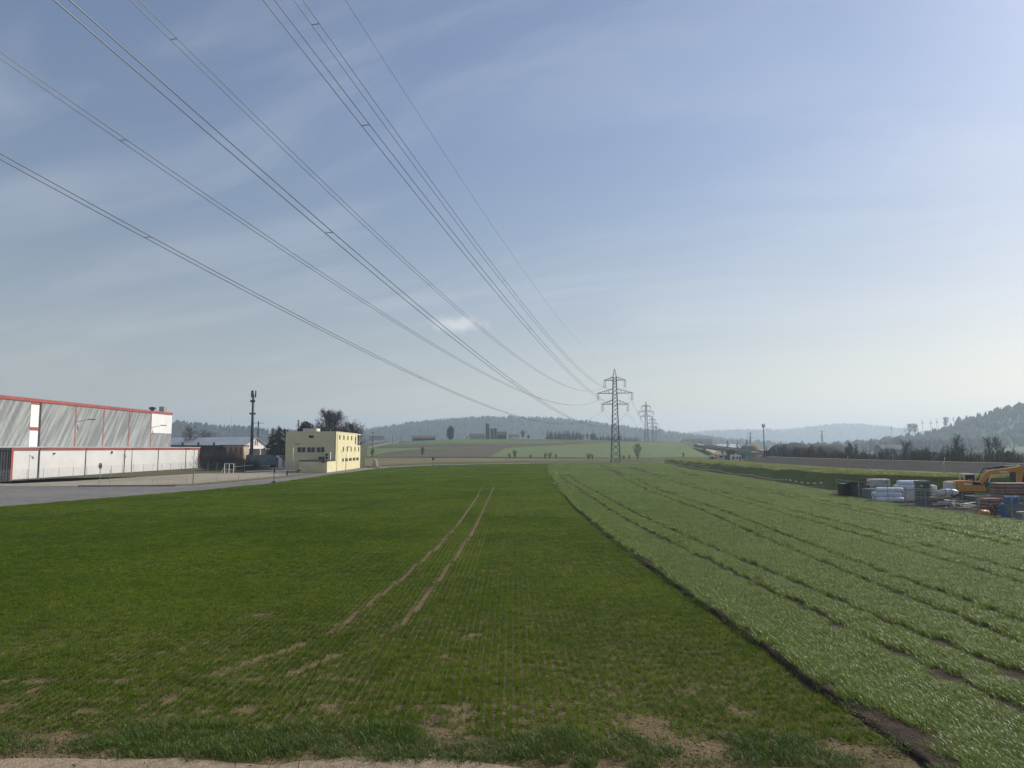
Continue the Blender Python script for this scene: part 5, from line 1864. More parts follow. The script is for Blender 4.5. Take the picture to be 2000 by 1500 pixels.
for k in range(10):
    MB().box((random.uniform(-.05, .05), random.uniform(-.04, .04), .12 + k * .27), (1.22, .9, .2), random.uniform(-.05, .05)).build('board', 'board_grey' if k % 3 else 'teal_box', t, bevel=.015)
    if k < 9:
        MB().box((-.45, 0, .255 + k * .27), (.1, .8, .068)).build('spacer_batten', 'pale_timber', t)
        MB().box((.45, 0, .255 + k * .27), (.1, .8, .068)).build('spacer_batten', 'pale_timber', t)
for k, (px, Y, z, s_, lab) in enumerate([(1821, 76.5, 0, (1.05, 1.0, 1.25), 'lower big white bag behind the grey board stack'), (1819, 76.5, 1.22, (.85, .85, .85), 'upper slumped white bag behind the grey board stack'), (1842, 75.5, .95, (1.3, .8, .62), 'white bag lying across the timber pile')]):
    bm = bmesh.new()
    bmesh.ops.create_cube(bm, size=1)
    bmesh.ops.subdivide_edges(bm, edges=bm.edges[:], cuts=4, use_grid_fill=True)
    for v in bm.verts:
        d = v.co.copy()
        sph = d.normalized() * .62
        q = d.lerp(sph, .45)
        n_ = float(vnoise(d.x * 4 + k * 3 + 9, d.y * 4 + d.z * 3 + 9, .6, 3)) - .5
        q *= 1 + .16 * n_
        v.co = Vector((q.x * s_[0], q.y * s_[1], max(0.0, (q.z + .5) * s_[2])))
    me = bpy.data.meshes.new('bulk_bag')
    bm.to_mesh(me)
    bm.free()
    me.materials.append(M['bag_white'])
    me.polygons.foreach_set('use_smooth', [True] * len(me.polygons))
    o = bpy.data.objects.new('bulk_bag', me)
    COL.objects.link(o)
    o.location = (at_px(px, Y), Y, z)
    tag(o, lab, 'bag', 'white bulk bags in the storage yard')
t = thing('timber_pile', 'pile of brown timber planks under the white bags', 'timber pile', (at_px(1831, 75.0), 75.0, 0), R(1))
for k in range(5):
    for q in range(3):
        MB().box((random.uniform(-.12, .12), -.36 + .36 * q, .1 + .19 * k), (2.6, .3, .17), random.uniform(-.03, .03)).build('plank', ('timber', 'pale_timber', 'rust')[(k + q) % 3], t)
t = thing('wrapped_roll', 'white cone-ended foil roll strapped in black on the scrap pile', 'roll', (at_px(1852, 74.5), 74.5, 1.45), R(-12))
MB().lathe([(.05, -.8), (.3, -.74), (.34, -.3), (.33, .3), (.3, .6), (.12, .95), (.02, 1.0)], 16, axis='x').build('wrapping', 'foil_white', t, smooth=True)
for x in (-.35, .25):
    MB().lathe([(.35, x - .03), (.355, x), (.35, x + .03)], 16, axis='x').build('strap', 'machine_black', t)
# scrap and site clutter, each piece on its own
rgc = random.Random(77)
CL = [('steel_beam', 'rusty steel beam lying in the scrap heap', 'beam', 'rust'), ('plank', 'pale loose plank lying in the scrap heap', 'plank', 'pale_timber'), ('plastic_pipe', 'white plastic pipe lying in the scrap heap', 'pipe', 'white_plain'), ('plank', 'dark wet plank lying in the scrap heap', 'plank', 'dark_wall'), ('steel_beam', 'grey steel profile lying in the scrap heap', 'beam', 'galv')]
for k in range(30):
    px, Y = rgc.uniform(1836, 1900), rgc.uniform(70.5, 74.0)
    c = CL[k % 5]
    L = rgc.uniform(.9, 2.4)
    a = rgc.uniform(-.5, .5)
    z = .08 + .16 * (k // 5) * max(0, 1 - abs(px - 1862) / 45)
    x = at_px(px, Y)
    d = Vector((math.cos(a), math.sin(a), rgc.uniform(-.12, .12))) * (L / 2)
    mb = MB()
    if c[0] == 'plastic_pipe':
        mb.tube(-d, d, .06, None, 8)
    elif c[0] == 'steel_beam':
        mb.beam(-d + Vector((0, 0, .07)), d + Vector((0, 0, .07)), .14, .02)
        mb.beam(-d - Vector((0, 0, .07)), d - Vector((0, 0, .07)), .14, .02)
        mb.beam(-d, d, .02, .12)
    else:
        mb.beam(-d, d, .2, .045)
    o = mb.build(c[0], c[3], loc=(x, Y, z + .14))
    tag(o, c[1], c[2], 'scrap lying by the fence')
STN = []
for k in range(14):
    px, Y = rgc.uniform(1845, 1900), rgc.uniform(69.5, 72.5)
    bm = bmesh.new()
    bmesh.ops.create_icosphere(bm, subdivisions=1, radius=1)
    s_ = rgc.uniform(.15, .38)
    for v in bm.verts:
        v.co = v.co * s_ * rgc.uniform(.75, 1.2)
    me = bpy.data.meshes.new('rubble_stone')
    bm.to_mesh(me)
    bm.free()
    me.materials.append(M[('stone', 'concrete', 'bag_white', 'orange_wood')[k % 4]])
    o = bpy.data.objects.new('rubble_stone', me)
    COL.objects.link(o)
    o.location = (at_px(px, Y), Y, s_ * .6 + .02)
    tag(o, 'lump of %s rubble on the ground beside the scrap heap' % ('grey stone', 'pale concrete', 'white plaster', 'orange brick')[k % 4], 'rubble', 'rubble by the scrap heap')
o = MB().tube((0, 0, 0), (3.6, -4.0, -.35), .055, None, 8).build('scaffold_tube', 'white_plain', loc=(at_px(1857, 71.0), 71.0, .62))
tag(o, 'long pale scaffold tube sloping down to the orange barrel', 'pipe')
o = MB().beam((0, 0, 0), (3.4, -.6, 0), .22, .06).build('loose_plank', 'pale_timber', loc=(at_px(1868, 69.5), 69.5, .25))
tag(o, 'long pale plank lying level behind the sloping tube', 'plank')
t = thing('steel_skip', 'grey open steel skip below the excavator', 'skip', (at_px(1915, 73.0), 73.0, 0), R(2))
mb = MB()
mb.add([(-.7, -.6, .15), (.7, -.6, .15), (.7, .6, .15), (-.7, .6, .15), (-1.15, -.75, 1.15), (1.15, -.75, 1.15), (1.15, .75, 1.15), (-1.15, .75, 1.15)], [(0, 1, 5, 4), (1, 2, 6, 5), (2, 3, 7, 6), (3, 0, 4, 7), (3, 2, 1, 0)])
mb.build('tub', 'teal_box', t)
for a, b in (((-1.15, -.75), (1.15, -.75)), ((1.15, -.75), (1.15, .75)), ((1.15, .75), (-1.15, .75)), ((-1.15, .75), (-1.15, -.75))):
    MB().beam((*a, 1.16), (*b, 1.16), .08).build('rim', 'pale_timber', t)
for x in (-.5, .5):
    MB().b2((x - .08, -.6, 0), (x + .08, .6, .148)).build('skid', 'dark_steel', t)
o = MB().beam((0, 0, -.1), (.02, 0, 1.35), .1).build('timber_post', 'timber', loc=(at_px(1879, 74.0), 74.0, 0))
tag(o, 'short upright timber post under the excavator rear', 'post')


# excavator
def excavator(name, label, loc, rz, group=None):
    t = thing(name, label, 'excavator', loc, rz, group)
    for sy in (-1, 1):
        mb = MB()
        pr = [(-1.75, .38), (-1.6, .10), (-1.3, .0), (1.3, .0), (1.6, .10), (1.75, .38), (1.6, .68), (1.3, .78), (-1.3, .78), (-1.6, .68)]
        mb.prism(pr, 'y', sy * 1.15 - .25, sy * 1.15 + .25)
        tr = mb.build('track', 'machine_black', t)
        for x in (-1.2, -.6, 0, .6, 1.2):
            MB().lathe([(0, -.27), (.22, -.27), (.22, .27), (0, .27)], 12, (x, sy * 1.15, .36), axis='y').build('roller', 'dark_steel', tr)
    MB().lathe([(.75, .6), (.75, 1.2)], 16).build('turntable', 'machine_black', t)
    body = MB().prism([(-1.5, 1.25), (-1.55, 1.5), (-1.55, 2.38), (.1, 2.38), (.85, 2.3), (1.25, 1.95), (1.45, 1.55), (1.45, 1.25)], 'y', -1.2, .25).build('house', 'orange_paint', t, bevel=.05)
    MB().prism([(-.05, 2.26), (.72, 2.22), (1.08, 1.92), (.15, 1.9)], 'y', -1.222, -1.203).build('side_window', 'window_glass', body)
    MB().b2((-.95, -1.216, 1.95), (-.2, -1.203, 2.08)).build('name_plate', 'sign_white', body)
    for x in (-1.0, -.3, .5):
        MB().b2((x, -1.214, 1.46), (x + .18, -1.203, 1.52)).build('latch', 'machine_black', body)
    MB().b2((-1.5, .253, 1.25), (-.1, 1.2, 2.3)).build('engine_hood', 'orange_paint', t, bevel=.05)
    MB().prism([(-2.05, 1.4), (-2.0, 2.2), (-1.6, 2.25), (-1.6, 1.3)], 'y', -1.0, 1.0).build('counterweight', 'cab_grey', t, bevel=.06)
    MB().tube((-.8, -.5, 2.36), (-.95, -.5, 2.75), .06, None, 8).build('exhaust', 'galv', t)
    MB().beam((-.4, -.9, 2.36), (-.15, -.9, 2.55), .05).build('handrail', 'galv', t)
    MB().beam((.1, -.9, 2.37), (.1, -.9, 2.62), .05).build('handrail', 'galv', t)
    cab = MB()
    for x, y in ((.0, .3), (1.25, .3), (.0, 1.2), (1.25, 1.2)):
        cab.beam((x, y, 1.3), (x * .93, y, 3.0), .09)
    cab.b2((-.05, .25, 2.98), (1.2, 1.25, 3.1))
    cab.b2((-.05, .26, 1.25), (1.32, 1.24, 1.75))
    c = cab.build('cab', 'cab_grey', t)
    MB().b2((.05, .31, 1.76), (1.16, .33, 2.96)).build('cab_glass', 'window_glass', c)
    MB().b2((1.17, .35, 1.76), (1.19, 1.16, 2.96)).build('cab_glass', 'window_glass', c)
    # gooseneck boom, stick, bucket in the centre plane
    bp = [(.75, 1.75), (1.35, 2.5), (1.95, 3.28), (2.3, 3.5), (5.2, 3.88), (5.75, 4.08), (6.05, 3.82), (5.75, 3.42), (5.25, 3.38), (2.55, 3.0), (1.95, 2.55), (1.15, 1.6)]
    boom = MB().prism(bp, 'y', -.55, -.13).build('boom', 'orange_paint', t, bevel=.03)
    MB().b2((3.35, -.562, 3.28), (4.2, -.552, 3.44)).build('name_plate', 'sign_white', boom)
    MB().tube((2.2, -.34, 3.72), (4.0, -.34, 3.98), .09, None, 8).build('boom_cylinder', 'machine_black', t)
    MB().tube((4.0, -.34, 3.98), (5.65, -.34, 4.12), .05, None, 8).build('cylinder_rod', 'galv', t)
    MB().path([(1.0, -.34, 2.35), (1.45, -.34, 3.2), (1.75, -.34, 3.72), (2.3, -.34, 3.8), (3.2, -.34, 3.72), (4.4, -.34, 3.9)], .05, 6).build('hose', 'machine_black', t)
    for y in (-.70, .02):
        MB().tube((1.5, y, 1.5), (2.0, y, 2.2), .10, None, 8).build('lift_cylinder', 'machine_black', t)
        MB().tube((2.0, y, 2.2), (2.45, y, 3.1), .06, None, 8).build('lift_rod', 'sign_white', t)
    MB().prism([(5.55, 4.0), (6.0, 4.0), (6.1, 3.65), (5.45, 1.15), (5.2, 1.15), (5.3, 2.6), (5.35, 3.4)], 'y', -.5, -.18).build('stick', 'orange_paint', t, bevel=.03)
    MB().prism([(5.2, 1.2), (5.5, 1.2), (5.6, .6), (5.2, .15), (4.6, .1), (4.5, .25), (4.9, .5)], 'y', -.85, .17).build('bucket', 'dark_steel', t)
    MB().beam((1.45, -.9, 1.2), (1.75, -.9, 1.22), .06).build('step', 'machine_black', t)
    return t


EX = excavator('excavator', 'orange crawler excavator with raised boom in the storage yard', (at_px(1888, 80.5), 80.5, 0), R(-3))
g_ = (place(1392, 893, 352)[0], 352)
dup(EX, (g_[0], g_[1], float(hz(*g_))), R(40), .9, 'far small orange excavator working at the foot of the ramp')
# dumper cab at the edge
t = thing('dumper', 'dark teal machine cab with white roof beyond the red board stack', 'dumper', (at_px(1999, 82), 82, 0), R(-3))
MB().b2((-.9, -.9, .7), (2.0, .9, 1.9)).build('body', 'machine_black', t)
for x in (-.85, 1.0):
    for y in (-.85, .85):
        MB().beam((x, y, 1.9), (x, y, 3.3), .09).build('cab_post', 'teal_box', t)
MB().b2((-.8, -.84, 1.9), (.95, -.80, 3.25)).build('cab_glass', 'window_glass', t)
MB().b2((-.84, -.8, 1.9), (-.80, .8, 3.25)).build('cab_glass', 'window_glass', t)
MB().b2((-1.0, -1.0, 3.3), (1.15, 1.0, 3.45)).build('roof', 'sign_white', t)
for x in (-.3, 1.6):
    for y in (-1, 1):
        MB().lathe([(0, -.2), (.35, -.2), (.5, -.15), (.5, .15), (.35, .2), (0, .2)], 14, (x, y, .5), axis='y').build('wheel', 'rubber', t)


def slab_stack(name, label, loc, rz, sx, sy, n, hgt, mats, group):
    t = thing(name, label, 'board stack', loc, rz, group)
    for k in range(n):
        z = hgt * (k + .5) / n
        MB().box((random.uniform(-.04, .04), random.uniform(-.04, .04), z), (sx * random.uniform(.96, 1.0), sy, hgt / n * .82), random.uniform(-.012, .012)).build('board', mats[k % len(mats)], t)
    for x in (-sx * .3, sx * .3):
        MB().b2((x - .012, -sy / 2 - .05, 0), (x + .012, -sy / 2 - .025, hgt)).build('strap', 'machine_black', t)
    return t


slab_stack('board_stack', 'high stack of reddish formwork boards beside the excavator arm', (at_px(1978, 70.0), 70.0, 0), R(2), 3.9, 1.2, 22, 2.62, ('board_red', 'board_pale', 'board_red', 'board_red', 'board_pale'), 'reddish board stacks')
slab_stack('board_stack', 'lower square stack of reddish boards behind the orange barrel', (at_px(1933, 65.5), 65.5, 0), R(2), 1.75, 1.2, 15, 1.45, ('board_red', 'board_pale', 'board_red'), 'reddish board stacks')
t = thing('barrel', 'tipped orange barrel lying beside the rusty ring', 'barrel', (at_px(1919, 63.3), 63.3, .3), R(8))
MB().lathe([(.0, -.4), (.27, -.4), (.29, -.3), (.30, -.15), (.29, 0), (.30, .15), (.29, .3), (.27, .4), (.0, .4)], 16, axis='x').build('drum', 'orange_paint', t, smooth=True)
for x in (-.15, .15):
    MB().lathe([(.305, x - .02), (.315, x), (.305, x + .02)], 16, axis='x').build('hoop', 'orange_paint', t)
t = thing('cable_ring', 'upright rusty brown ring leaning on the lower board stack', 'ring', (at_px(1936, 63.6), 63.6, .52), R(12))
mb = MB()
vs, fs = [], []
for k in range(24):
    a = 2 * math.pi * k / 24
    for r_, y in ((.52, -.1), (.52, .1), (.38, .1), (.38, -.1)):
        vs.append((r_ * math.cos(a), y, r_ * math.sin(a)))
for k in range(24):
    for j in range(4):
        fs.append((4 * k + j, 4 * k + (j + 1) % 4, 4 * ((k + 1) % 24) + (j + 1) % 4, 4 * ((k + 1) % 24) + j))
mb.add(vs, fs)
mb.build('rim', 'rust', t, smooth=False)
for k in range(3):
    a = math.pi * k / 3
    MB().beam((.4 * math.cos(a), 0, .4 * math.sin(a)), (-.4 * math.cos(a), 0, -.4 * math.sin(a)), .05).build('spoke', 'rust', t)
# blue and grey things at the right end
t = thing('storage_box', 'grey green metal box below the blue canisters', 'storage box', (at_px(1974, 61.8), 61.8, 0), R(2))
MB().b2((-.62, -.5, .08), (.62, .5, 1.2)).build('body', 'teal_box', t, bevel=.03)
MB().b2((-.66, -.54, 1.2), (.66, .54, 1.26)).build('lid', 'teal_box', t)
MB().b2((-.4, -.53, .55), (.4, -.503, .62)).build('handle', 'dark_steel', t)
for k in range(5):
    t = thing('canister', 'blue plastic canister with white cap on the metal box', 'canister', (at_px(1974, 61.8) - .52 + .255 * k, 61.7, 1.262), R(2), 'blue canisters on the metal box')
    MB().b2((-.11, -.17, 0), (.11, .17, .56)).build('body', 'blue_plastic', t, bevel=.04)
    MB().tube((0, 0, .55), (0, 0, .66), .07, None, 8).build('cap', 'foil_white', t)
t = thing('plastic_barrier', 'blue plastic barrier panel leaning against the metal box', 'panel', (at_px(1957, 61.0), 61.0, 0), R(10))
MB().box((0, 0, .62), (.55, .05, 1.2), ry=R(-12)).build('panel', 'blue_plastic', t)
MB().box((0, 0, .62), (.60, .07, .08), ry=R(-12)).build('rib', 'blue_plastic', t)
t = thing('blue_post', 'upright blue plastic post beside the grey green box', 'post', (at_px(1989, 61.5), 61.5, 0))
MB().tube((0, 0, 0), (0, 0, 1.15), .1, .09, 10).build('shaft', 'blue_plastic', t, smooth=True)
MB().tube((0, 0, 1.0), (0, 0, 1.08), .112, None, 10).build('band', 'foil_white', t)
t = thing('trestle', 'pale topped wooden trestle at the edge of the crop field', 'trestle', (at_px(1998, 58.6), 58.6, 0), R(4))
MB().b2((-.55, -.22, .72), (.9, .22, .86)).build('top', 'pale_timber', t)
for x in (-.3, .6):
    for y in (-.15, .15):
        MB().beam((x, y * 1.4, 0), (x, y, .72), .1).build('leg', 'concrete', t)
o = MB().beam((-1.0, 0, 0), (1.4, -.15, 0), .2, .16).build('timber_beam', 'pale_timber', loc=(at_px(1990, 57.6), 57.6, .11))
tag(o, 'pale square timber beam lying in front of the trestle', 'beam')

# ------------------------------------------------------------------ crops and grass (instanced blade tiles)


def blades(name, n, size, h0, h1, w, lean, segs, mat, rows=0, seed=1, scatter=1.0, droop=0.6, hp=1.0):
    rg = np.random.default_rng(seed)
    if rows:
        sp = size / rows
        x = (rg.integers(0, rows, n) + .5) * sp - size / 2 + rg.normal(0, sp * .13 * scatter, n)
    else:
        x = rg.uniform(-size / 2, size / 2, n)
    y = rg.uniform(-size / 2, size / 2, n)
    h = h0 + (h1 - h0) * rg.random(n) ** hp
    az = rg.uniform(0, 2 * np.pi, n)
    ln = lean * rg.random(n) * h
    wa = az + np.pi / 2 + rg.normal(0, .5, n)
    ww = w * (.7 + .6 * rg.random(n))
    Vv, Ff = [], []
    S = segs + 1
    for s_ in range(S):
        t_ = s_ / segs
        off_ = ln * (t_ ** 1.8)
        cx, cy = x + np.cos(az) * off_, y + np.sin(az) * off_
        cz = h * (t_ - droop * .5 * lean * t_ ** 3)
        hw = ww * .5 * (1 - t_ ** 1.6) if s_ < segs else 0 * ww
        if s_ < segs:
            Vv.append(np.stack([cx - np.cos(wa) * hw, cy - np.sin(wa) * hw, cz], -1))
            Vv.append(np.stack([cx + np.cos(wa) * hw, cy + np.sin(wa) * hw, cz], -1))
        else:
            Vv.append(np.stack([cx, cy, cz], -1))
    V_ = np.concatenate(Vv)
    i = np.arange(n)
    for s_ in range(segs - 1):
        a, b, c, d = [(2 * s_ + q) * n + i for q in (0, 1, 2, 3)]
        Ff += [np.stack([a, b, d], -1), np.stack([a, d, c], -1)]
    a, b, c = [(2 * (segs - 1) + q) * n + i for q in (0, 1, 2)]
    Ff.append(np.stack([a, b, c], -1))
    Fc = np.concatenate(Ff)
    me = bpy.data.meshes.new(name)
    me.from_pydata(V_.tolist(), [], Fc.tolist())
    me.materials.append(M[mat])
    me.polygons.foreach_set('use_smooth', [True] * len(me.polygons))
    return bpy.data.objects.new(name, me)


def instancer(name, label, cat, P, rot, scl, idx_, tiles):
    cl = bpy.data.collections.new(name + '_tiles')
    for o in tiles:
        cl.objects.link(o)
    me = bpy.data.meshes.new(name)
    me.vertices.add(len(P))
    me.vertices.foreach_set('co', np.asarray(P, np.float32).ravel())
    at_ = me.attributes.new('irot', 'FLOAT_VECTOR', 'POINT')
    rv = np.zeros((len(P), 3), np.float32)
    rv[:, 2] = rot
    at_.data.foreach_set('vector', rv.ravel())
    at_ = me.attributes.new('iscl', 'FLOAT_VECTOR', 'POINT')
    at_.data.foreach_set('vector', np.asarray(scl, np.float32).ravel())
    at_ = me.attributes.new('iidx', 'INT', 'POINT')
    at_.data.foreach_set('value', np.asarray(idx_, np.int32))
    o = bpy.data.objects.new(name, me)
    COL.objects.link(o)
    ng = bpy.data.node_groups.new(name, 'GeometryNodeTree')
    ng.interface.new_socket('Geometry', in_out='INPUT', socket_type='NodeSocketGeometry')
    ng.interface.new_socket('Geometry', in_out='OUTPUT', socket_type='NodeSocketGeometry')
    N = ng.nodes
    gi, go = N.new('NodeGroupInput'), N.new('NodeGroupOutput')
    ip = N.new('GeometryNodeInstanceOnPoints')
    ci = N.new('GeometryNodeCollectionInfo')
    ci.inputs['Collection'].default_value = cl
    ci.inputs['Separate Children'].default_value = True
    ci.inputs['Reset Children'].default_value = True
    ip.inputs['Pick Instance'].default_value = True
    L = ng.links.new
    L(gi.outputs[0], ip.inputs['Points'])
    L(ci.outputs[0], ip.inputs['Instance'])
    for an, ty, sk in (('irot', 'FLOAT_VECTOR', 'Rotation'), ('iscl', 'FLOAT_VECTOR', 'Scale'), ('iidx', 'INT', 'Instance Index')):
        na = N.new('GeometryNodeInputNamedAttribute')
        na.data_type = ty
        na.inputs['Name'].default_value = an
        L(na.outputs['Attribute'], ip.inputs[sk])
    L(ip.outputs[0], go.inputs[0])
    md = o.modifiers.new('scatter', 'NODES')
    md.node_group = ng
    struct(o, 'stuff')
    return tag(o, label, cat)


def grid_pts(x0, x1, y0, y1, sx, sy, jit):
    X_, Y_ = np.meshgrid(np.arange(x0, x1, sx), np.arange(y0, y1, sy))
    X_, Y_ = X_.ravel(), Y_.ravel()
    return X_ + RNG.uniform(-jit, jit, X_.size) * sx, Y_ + RNG.uniform(-.5, .5, X_.size) * sy


def in_view(x, y, m=3.0):
    return np.abs(x) < .76 * y + m


def near_line(x, y, pts, w):
    xs = np.interp(y, [p[1] for p in pts], [p[0] for p in pts])
    ok = (y > pts[0][1]) & (y < pts[-1][1])
    return ok & (np.abs(x - xs) < w)


def crop(name, label, parts, tilesets):
    Ps, Rs, Ss, Is, tiles, o = [], [], [], [], [], 0
    for (P, rot, scl), ts in zip(parts, tilesets):
        Ps.append(P)
        Rs.append(rot)
        Ss.append(scl)
        Is.append(RNG.integers(0, len(ts), len(P)) + o)
        tiles += ts
        o += len(ts)
    for k, tl_ in enumerate(tiles):
        tl_.name = 'blade_tile_%s_%02d' % (name, k)
    return instancer(name, label, 'crop', np.concatenate(Ps), np.concatenate(Rs), np.concatenate(Ss), np.concatenate(Is), tiles)


# young wheat, drilled in rows that run away from the camera
COR0, COR1 = -6.4, -1.4        # the wheeled strip is sown at fine resolution for its whole length


def wheat_part(y0, y1, sx, sy, hs, thin=True, xr=None, hole=False):
    x, y = grid_pts(*(xr or (-62, 17)), y0, y1, sx, sy, .06)
    ok = in_view(x, y) & (x > road_x(y) + .6) & (x < border_x(y) - .12)
    if hole:
        ok &= ~((x > COR0) & (x < COR1))
    tw_ = .06 + .11 * vnoise(x * 2, y, .3, 91)
    ok &= ~near_line(x, y, TRACK_L[2:], tw_) & ~near_line(x, y, TRACK_R[1:], tw_)
    s_ = np.ones(len(x))
    if thin:
        n1 = fbm(x, y, 2.6, 4, 21)
        n2 = fbm(x, y, .7, 3, 31)
        bare = .50 * n1 + .50 * n2 + RNG.normal(0, .035, len(x))
        thr = np.interp(y, [14.2, 15.4, 16.4, 17.4, 20, 24, 30], [.57, .585, .60, .655, .70, .75, .83])
        thr = thr + .05 * np.clip((x + 1) / 3, 0, 1)
        ok &= bare < thr
        ok &= ~((np.abs(y - (19.3 + .03 * x) - .3 * (n1 - .5)) < .15) & (x < -3.2) & (n2 > .54))
        ok &= ~((np.abs(y - (17.3 + .05 * x) - .4 * (n1 - .5)) < .2) & (x < -1) & (n2 > .57))
        ok &= ~((np.abs(y - (23.3 - .02 * x) - .3 * (n1 - .5)) < .13) & (x > -2) & (x < 1.5) & (n2 > .53))
        ok &= ~(near_line(x, y, TRACK_L[:3], .2) & (n2 > .50)) & ~(near_line(x, y, [(-8.4, 17.0), (-7.6, 20.2)], .25) & (n2 > .52)) & ~(near_line(x, y, [(-5.9, 19.5), (-4.4, 22.6)], .2) & (n2 > .55))
        s_ = np.clip(.70 + 2.0 * (thr - bare), .55, 1.1)
    # faint wheelings parallel to the road
    s_ = s_ * np.where(((np.abs((x - road_x(y)) - 9.0) < .45) | (np.abs((x - road_x(y)) - 11.0) < .45)) & (y > 30), .42, 1.0)
    ok &= y > 15.3 - .035 * x
    x, y, s_ = x[ok], y[ok], s_[ok]
    hgt = s_ * hs * (.45 + .60 * fbm(x, y, 3, 3, 41) + .55 * fbm(x, y, .6, 2, 43))
    P = np.stack([x, y, np.full(len(x), .012)], -1)
    return P, np.where(RNG.random(len(x)) < .5, 0, np.pi) + RNG.normal(0, .05, len(x)), np.stack([np.ones(len(x)), np.ones(len(x)), hgt], -1)


wt_near = [blades('w', 66, .27, .06, .15, .009, 1.0, 2, 'blade_short', 2, 200 + k, 1.5) for k in range(6)]
wt_cor = [blades('w', 60, .29, .07, .15, .013, 1.0, 1, 'blade_short', 2, 205 + k, 1.4) for k in range(4)]
wt_mid = [blades('w', 170, .54, .08, .16, .014, .95, 2, 'blade_short', 4, 210 + k, 1.4) for k in range(4)]
wt_mid2 = [blades('w', 360, 1.06, .08, .17, .022, .95, 1, 'blade_short', 6, 215 + k, 1.3) for k in range(4)]
wt_far = [blades('w', 620, 2.08, .09, .18, .045, .75, 1, 'blade_short', 14, 220 + k, 2.0) for k in range(4)]
crop('young_wheat', 'short dark green young wheat in fine rows with two tyre tracks',
     [wheat_part(14.0, 34, .22, .22, 1.0), wheat_part(34, 112, .24, .24, 1.0, False, (COR0, COR1)), wheat_part(34, 62, .43, .43, 1.0, False, None, True), wheat_part(62, 112, .86, .86, 1.0, False, None, True), wheat_part(112, 278, 1.7, 1.7, 1.0, False)],
     [wt_near, wt_cor, wt_mid, wt_mid2, wt_far])

TRAM = [[(11.9, 13), (11.5, 17), (11.0, 25), (10.5, 35), (9.8, 49), (9.4, 63), (9.7, 130), (11, 165)], [(15.4, 20), (15.6, 25), (16, 36), (16.7, 49), (18, 66), (19, 100), (30, 250)], [(22.2, 30), (23, 40), (24, 55), (26, 90), (36, 230)], [(29.5, 38), (31, 50), (33, 80), (40, 180)]]


def tall_part(y0, y1, sx, sy, hs, w):
    x, y = grid_pts(6, 64, y0, y1, sx, sy, .5)
    ok = in_view(x, y, 4) & (x > border_x(y) + np.where(y < 45, .24, .22) + .7 * np.exp(-((y - 15.6) / 1.2) ** 2)) & (x < field_r(y) - .6)
    ok &= (y > 13.1 + .10 * (x - 8)) & (y < 306 - .5 * (62 - x))
    for tr in TRAM:
        q = [(a + 1.85, b) for a, b in tr]
        nn = fbm(x, y, 1.2, 2, 61)
        ok &= ~(near_line(x, y, tr, w) & (nn > .12)) & ~(near_line(x, y, q, w) & (nn > .2))
    ok &= ~((np.abs(x - P1.x) < 2.4) & (np.abs(y - P1.y) < 2.4))
    x, y = x[ok], y[ok]
    n1 = fbm(x, y, 3.5, 4, 51)
    d = x - border_x(y)
    hgt = hs * (.60 + .35 * n1 + .18 * fbm(x, y, .9, 2, 57)) * np.where(d < .8, 1.45, 1.0)
    hgt = hgt * np.interp(y, [12.3, 14.0], [.6, 1.0])
    return np.stack([x, y, np.where(d < 1.0, .075, .03)], -1), np.where(RNG.random(len(x)) < .5, 0, np.pi) + np.interp(y, [13, 60, 110, 170, 300], [.03, .0, -.03, -.06, -.1]) + RNG.normal(0, .06, len(x)), np.stack([np.ones(len(x)), np.ones(len(x)), hgt], -1)


tt_near = [blades('t', 190, .62, .18, .42, .012, 1.0, 4, 'blade_tall', 4, 230 + k, 1.5, droop=.8) for k in range(5)]
tt_mid = [blades('t', 170, .62, .2, .42, .020, .95, 3, 'blade_tall', 4, 240 + k, 1.5, droop=.8) for k in range(4)]
tt_mid2 = [blades('t', 330, 1.2, .2, .42, .030, .95, 2, 'blade_tall', 6, 245 + k, 1.5, droop=.8) for k in range(4)]
tt_far = [blades('t', 640, 2.4, .2, .42, .050, .9, 2, 'blade_tall', 0, 250 + k, droop=.8) for k in range(4)]
crop('tall_cereal', 'taller pale green glossy cereal crop with dark wheel lines', [tall_part(12.6, 45, .36, .36, 1.0, .34), tall_part(45, 90, .40, .40, 1.0, .37), tall_part(90, 150, .8, .8, 1.0, .58), tall_part(150, 306, 1.6, 1.6, 1.0, .85)], [tt_near, tt_mid, tt_mid2, tt_far])

# rough verge grass between gravel and wheat, with bare soil between
x, y = grid_pts(-18, 19, 13.2, 17.4, .26, .26, .5)
e0 = np.interp(x, [-20, -10.5, -6, 0, 5, 8, 20], [15.25, 14.75, 14.5, 14.2, 14.0, 13.8, 13.3])
n1 = fbm(x, y, 1.3, 3, 71)
dist = y - e0
ok = (dist > -.15) & (dist < 1.55) & (n1 > np.interp(dist, [-.15, .1, .9, 1.3, 1.55], [.52, .34, .36, .46, .56])) & ~((x > border_x(y) - .3) & (x < border_x(y) + 1.0) & (y > 14.4))
x, y, n1 = x[ok], y[ok], n1[ok]
vt = [blades('v', 90, .42, .08, .34, .011, 1.0, 4, 'blade_verge', 0, 260 + k, droop=.8, hp=1.3) for k in range(4)] + [blades('v', 22, .4, .05, .22, .010, 1.4, 3, 'straw', 0, 270 + k) for k in range(2)]
sc_ = np.clip(.55 + 2.2 * (n1 - .42), .5, 1.35)
i_ = np.where(RNG.random(len(x)) < .95, RNG.integers(0, 4, len(x)), RNG.integers(4, 6, len(x)))
for k, o in enumerate(vt):
    o.name = 'blade_tile_verge_%02d' % k
tag(instancer('verge_grass', 'uneven tufts of rough grass along the gravel track edge', 'grass', np.stack([x, y, np.full(len(x), .02)], -1), RNG.uniform(0, 6.28, len(x)), np.stack([np.ones(len(x)), np.ones(len(x)), sc_], -1), i_, vt), 'uneven tufts of rough grass along the gravel track edge', 'grass')
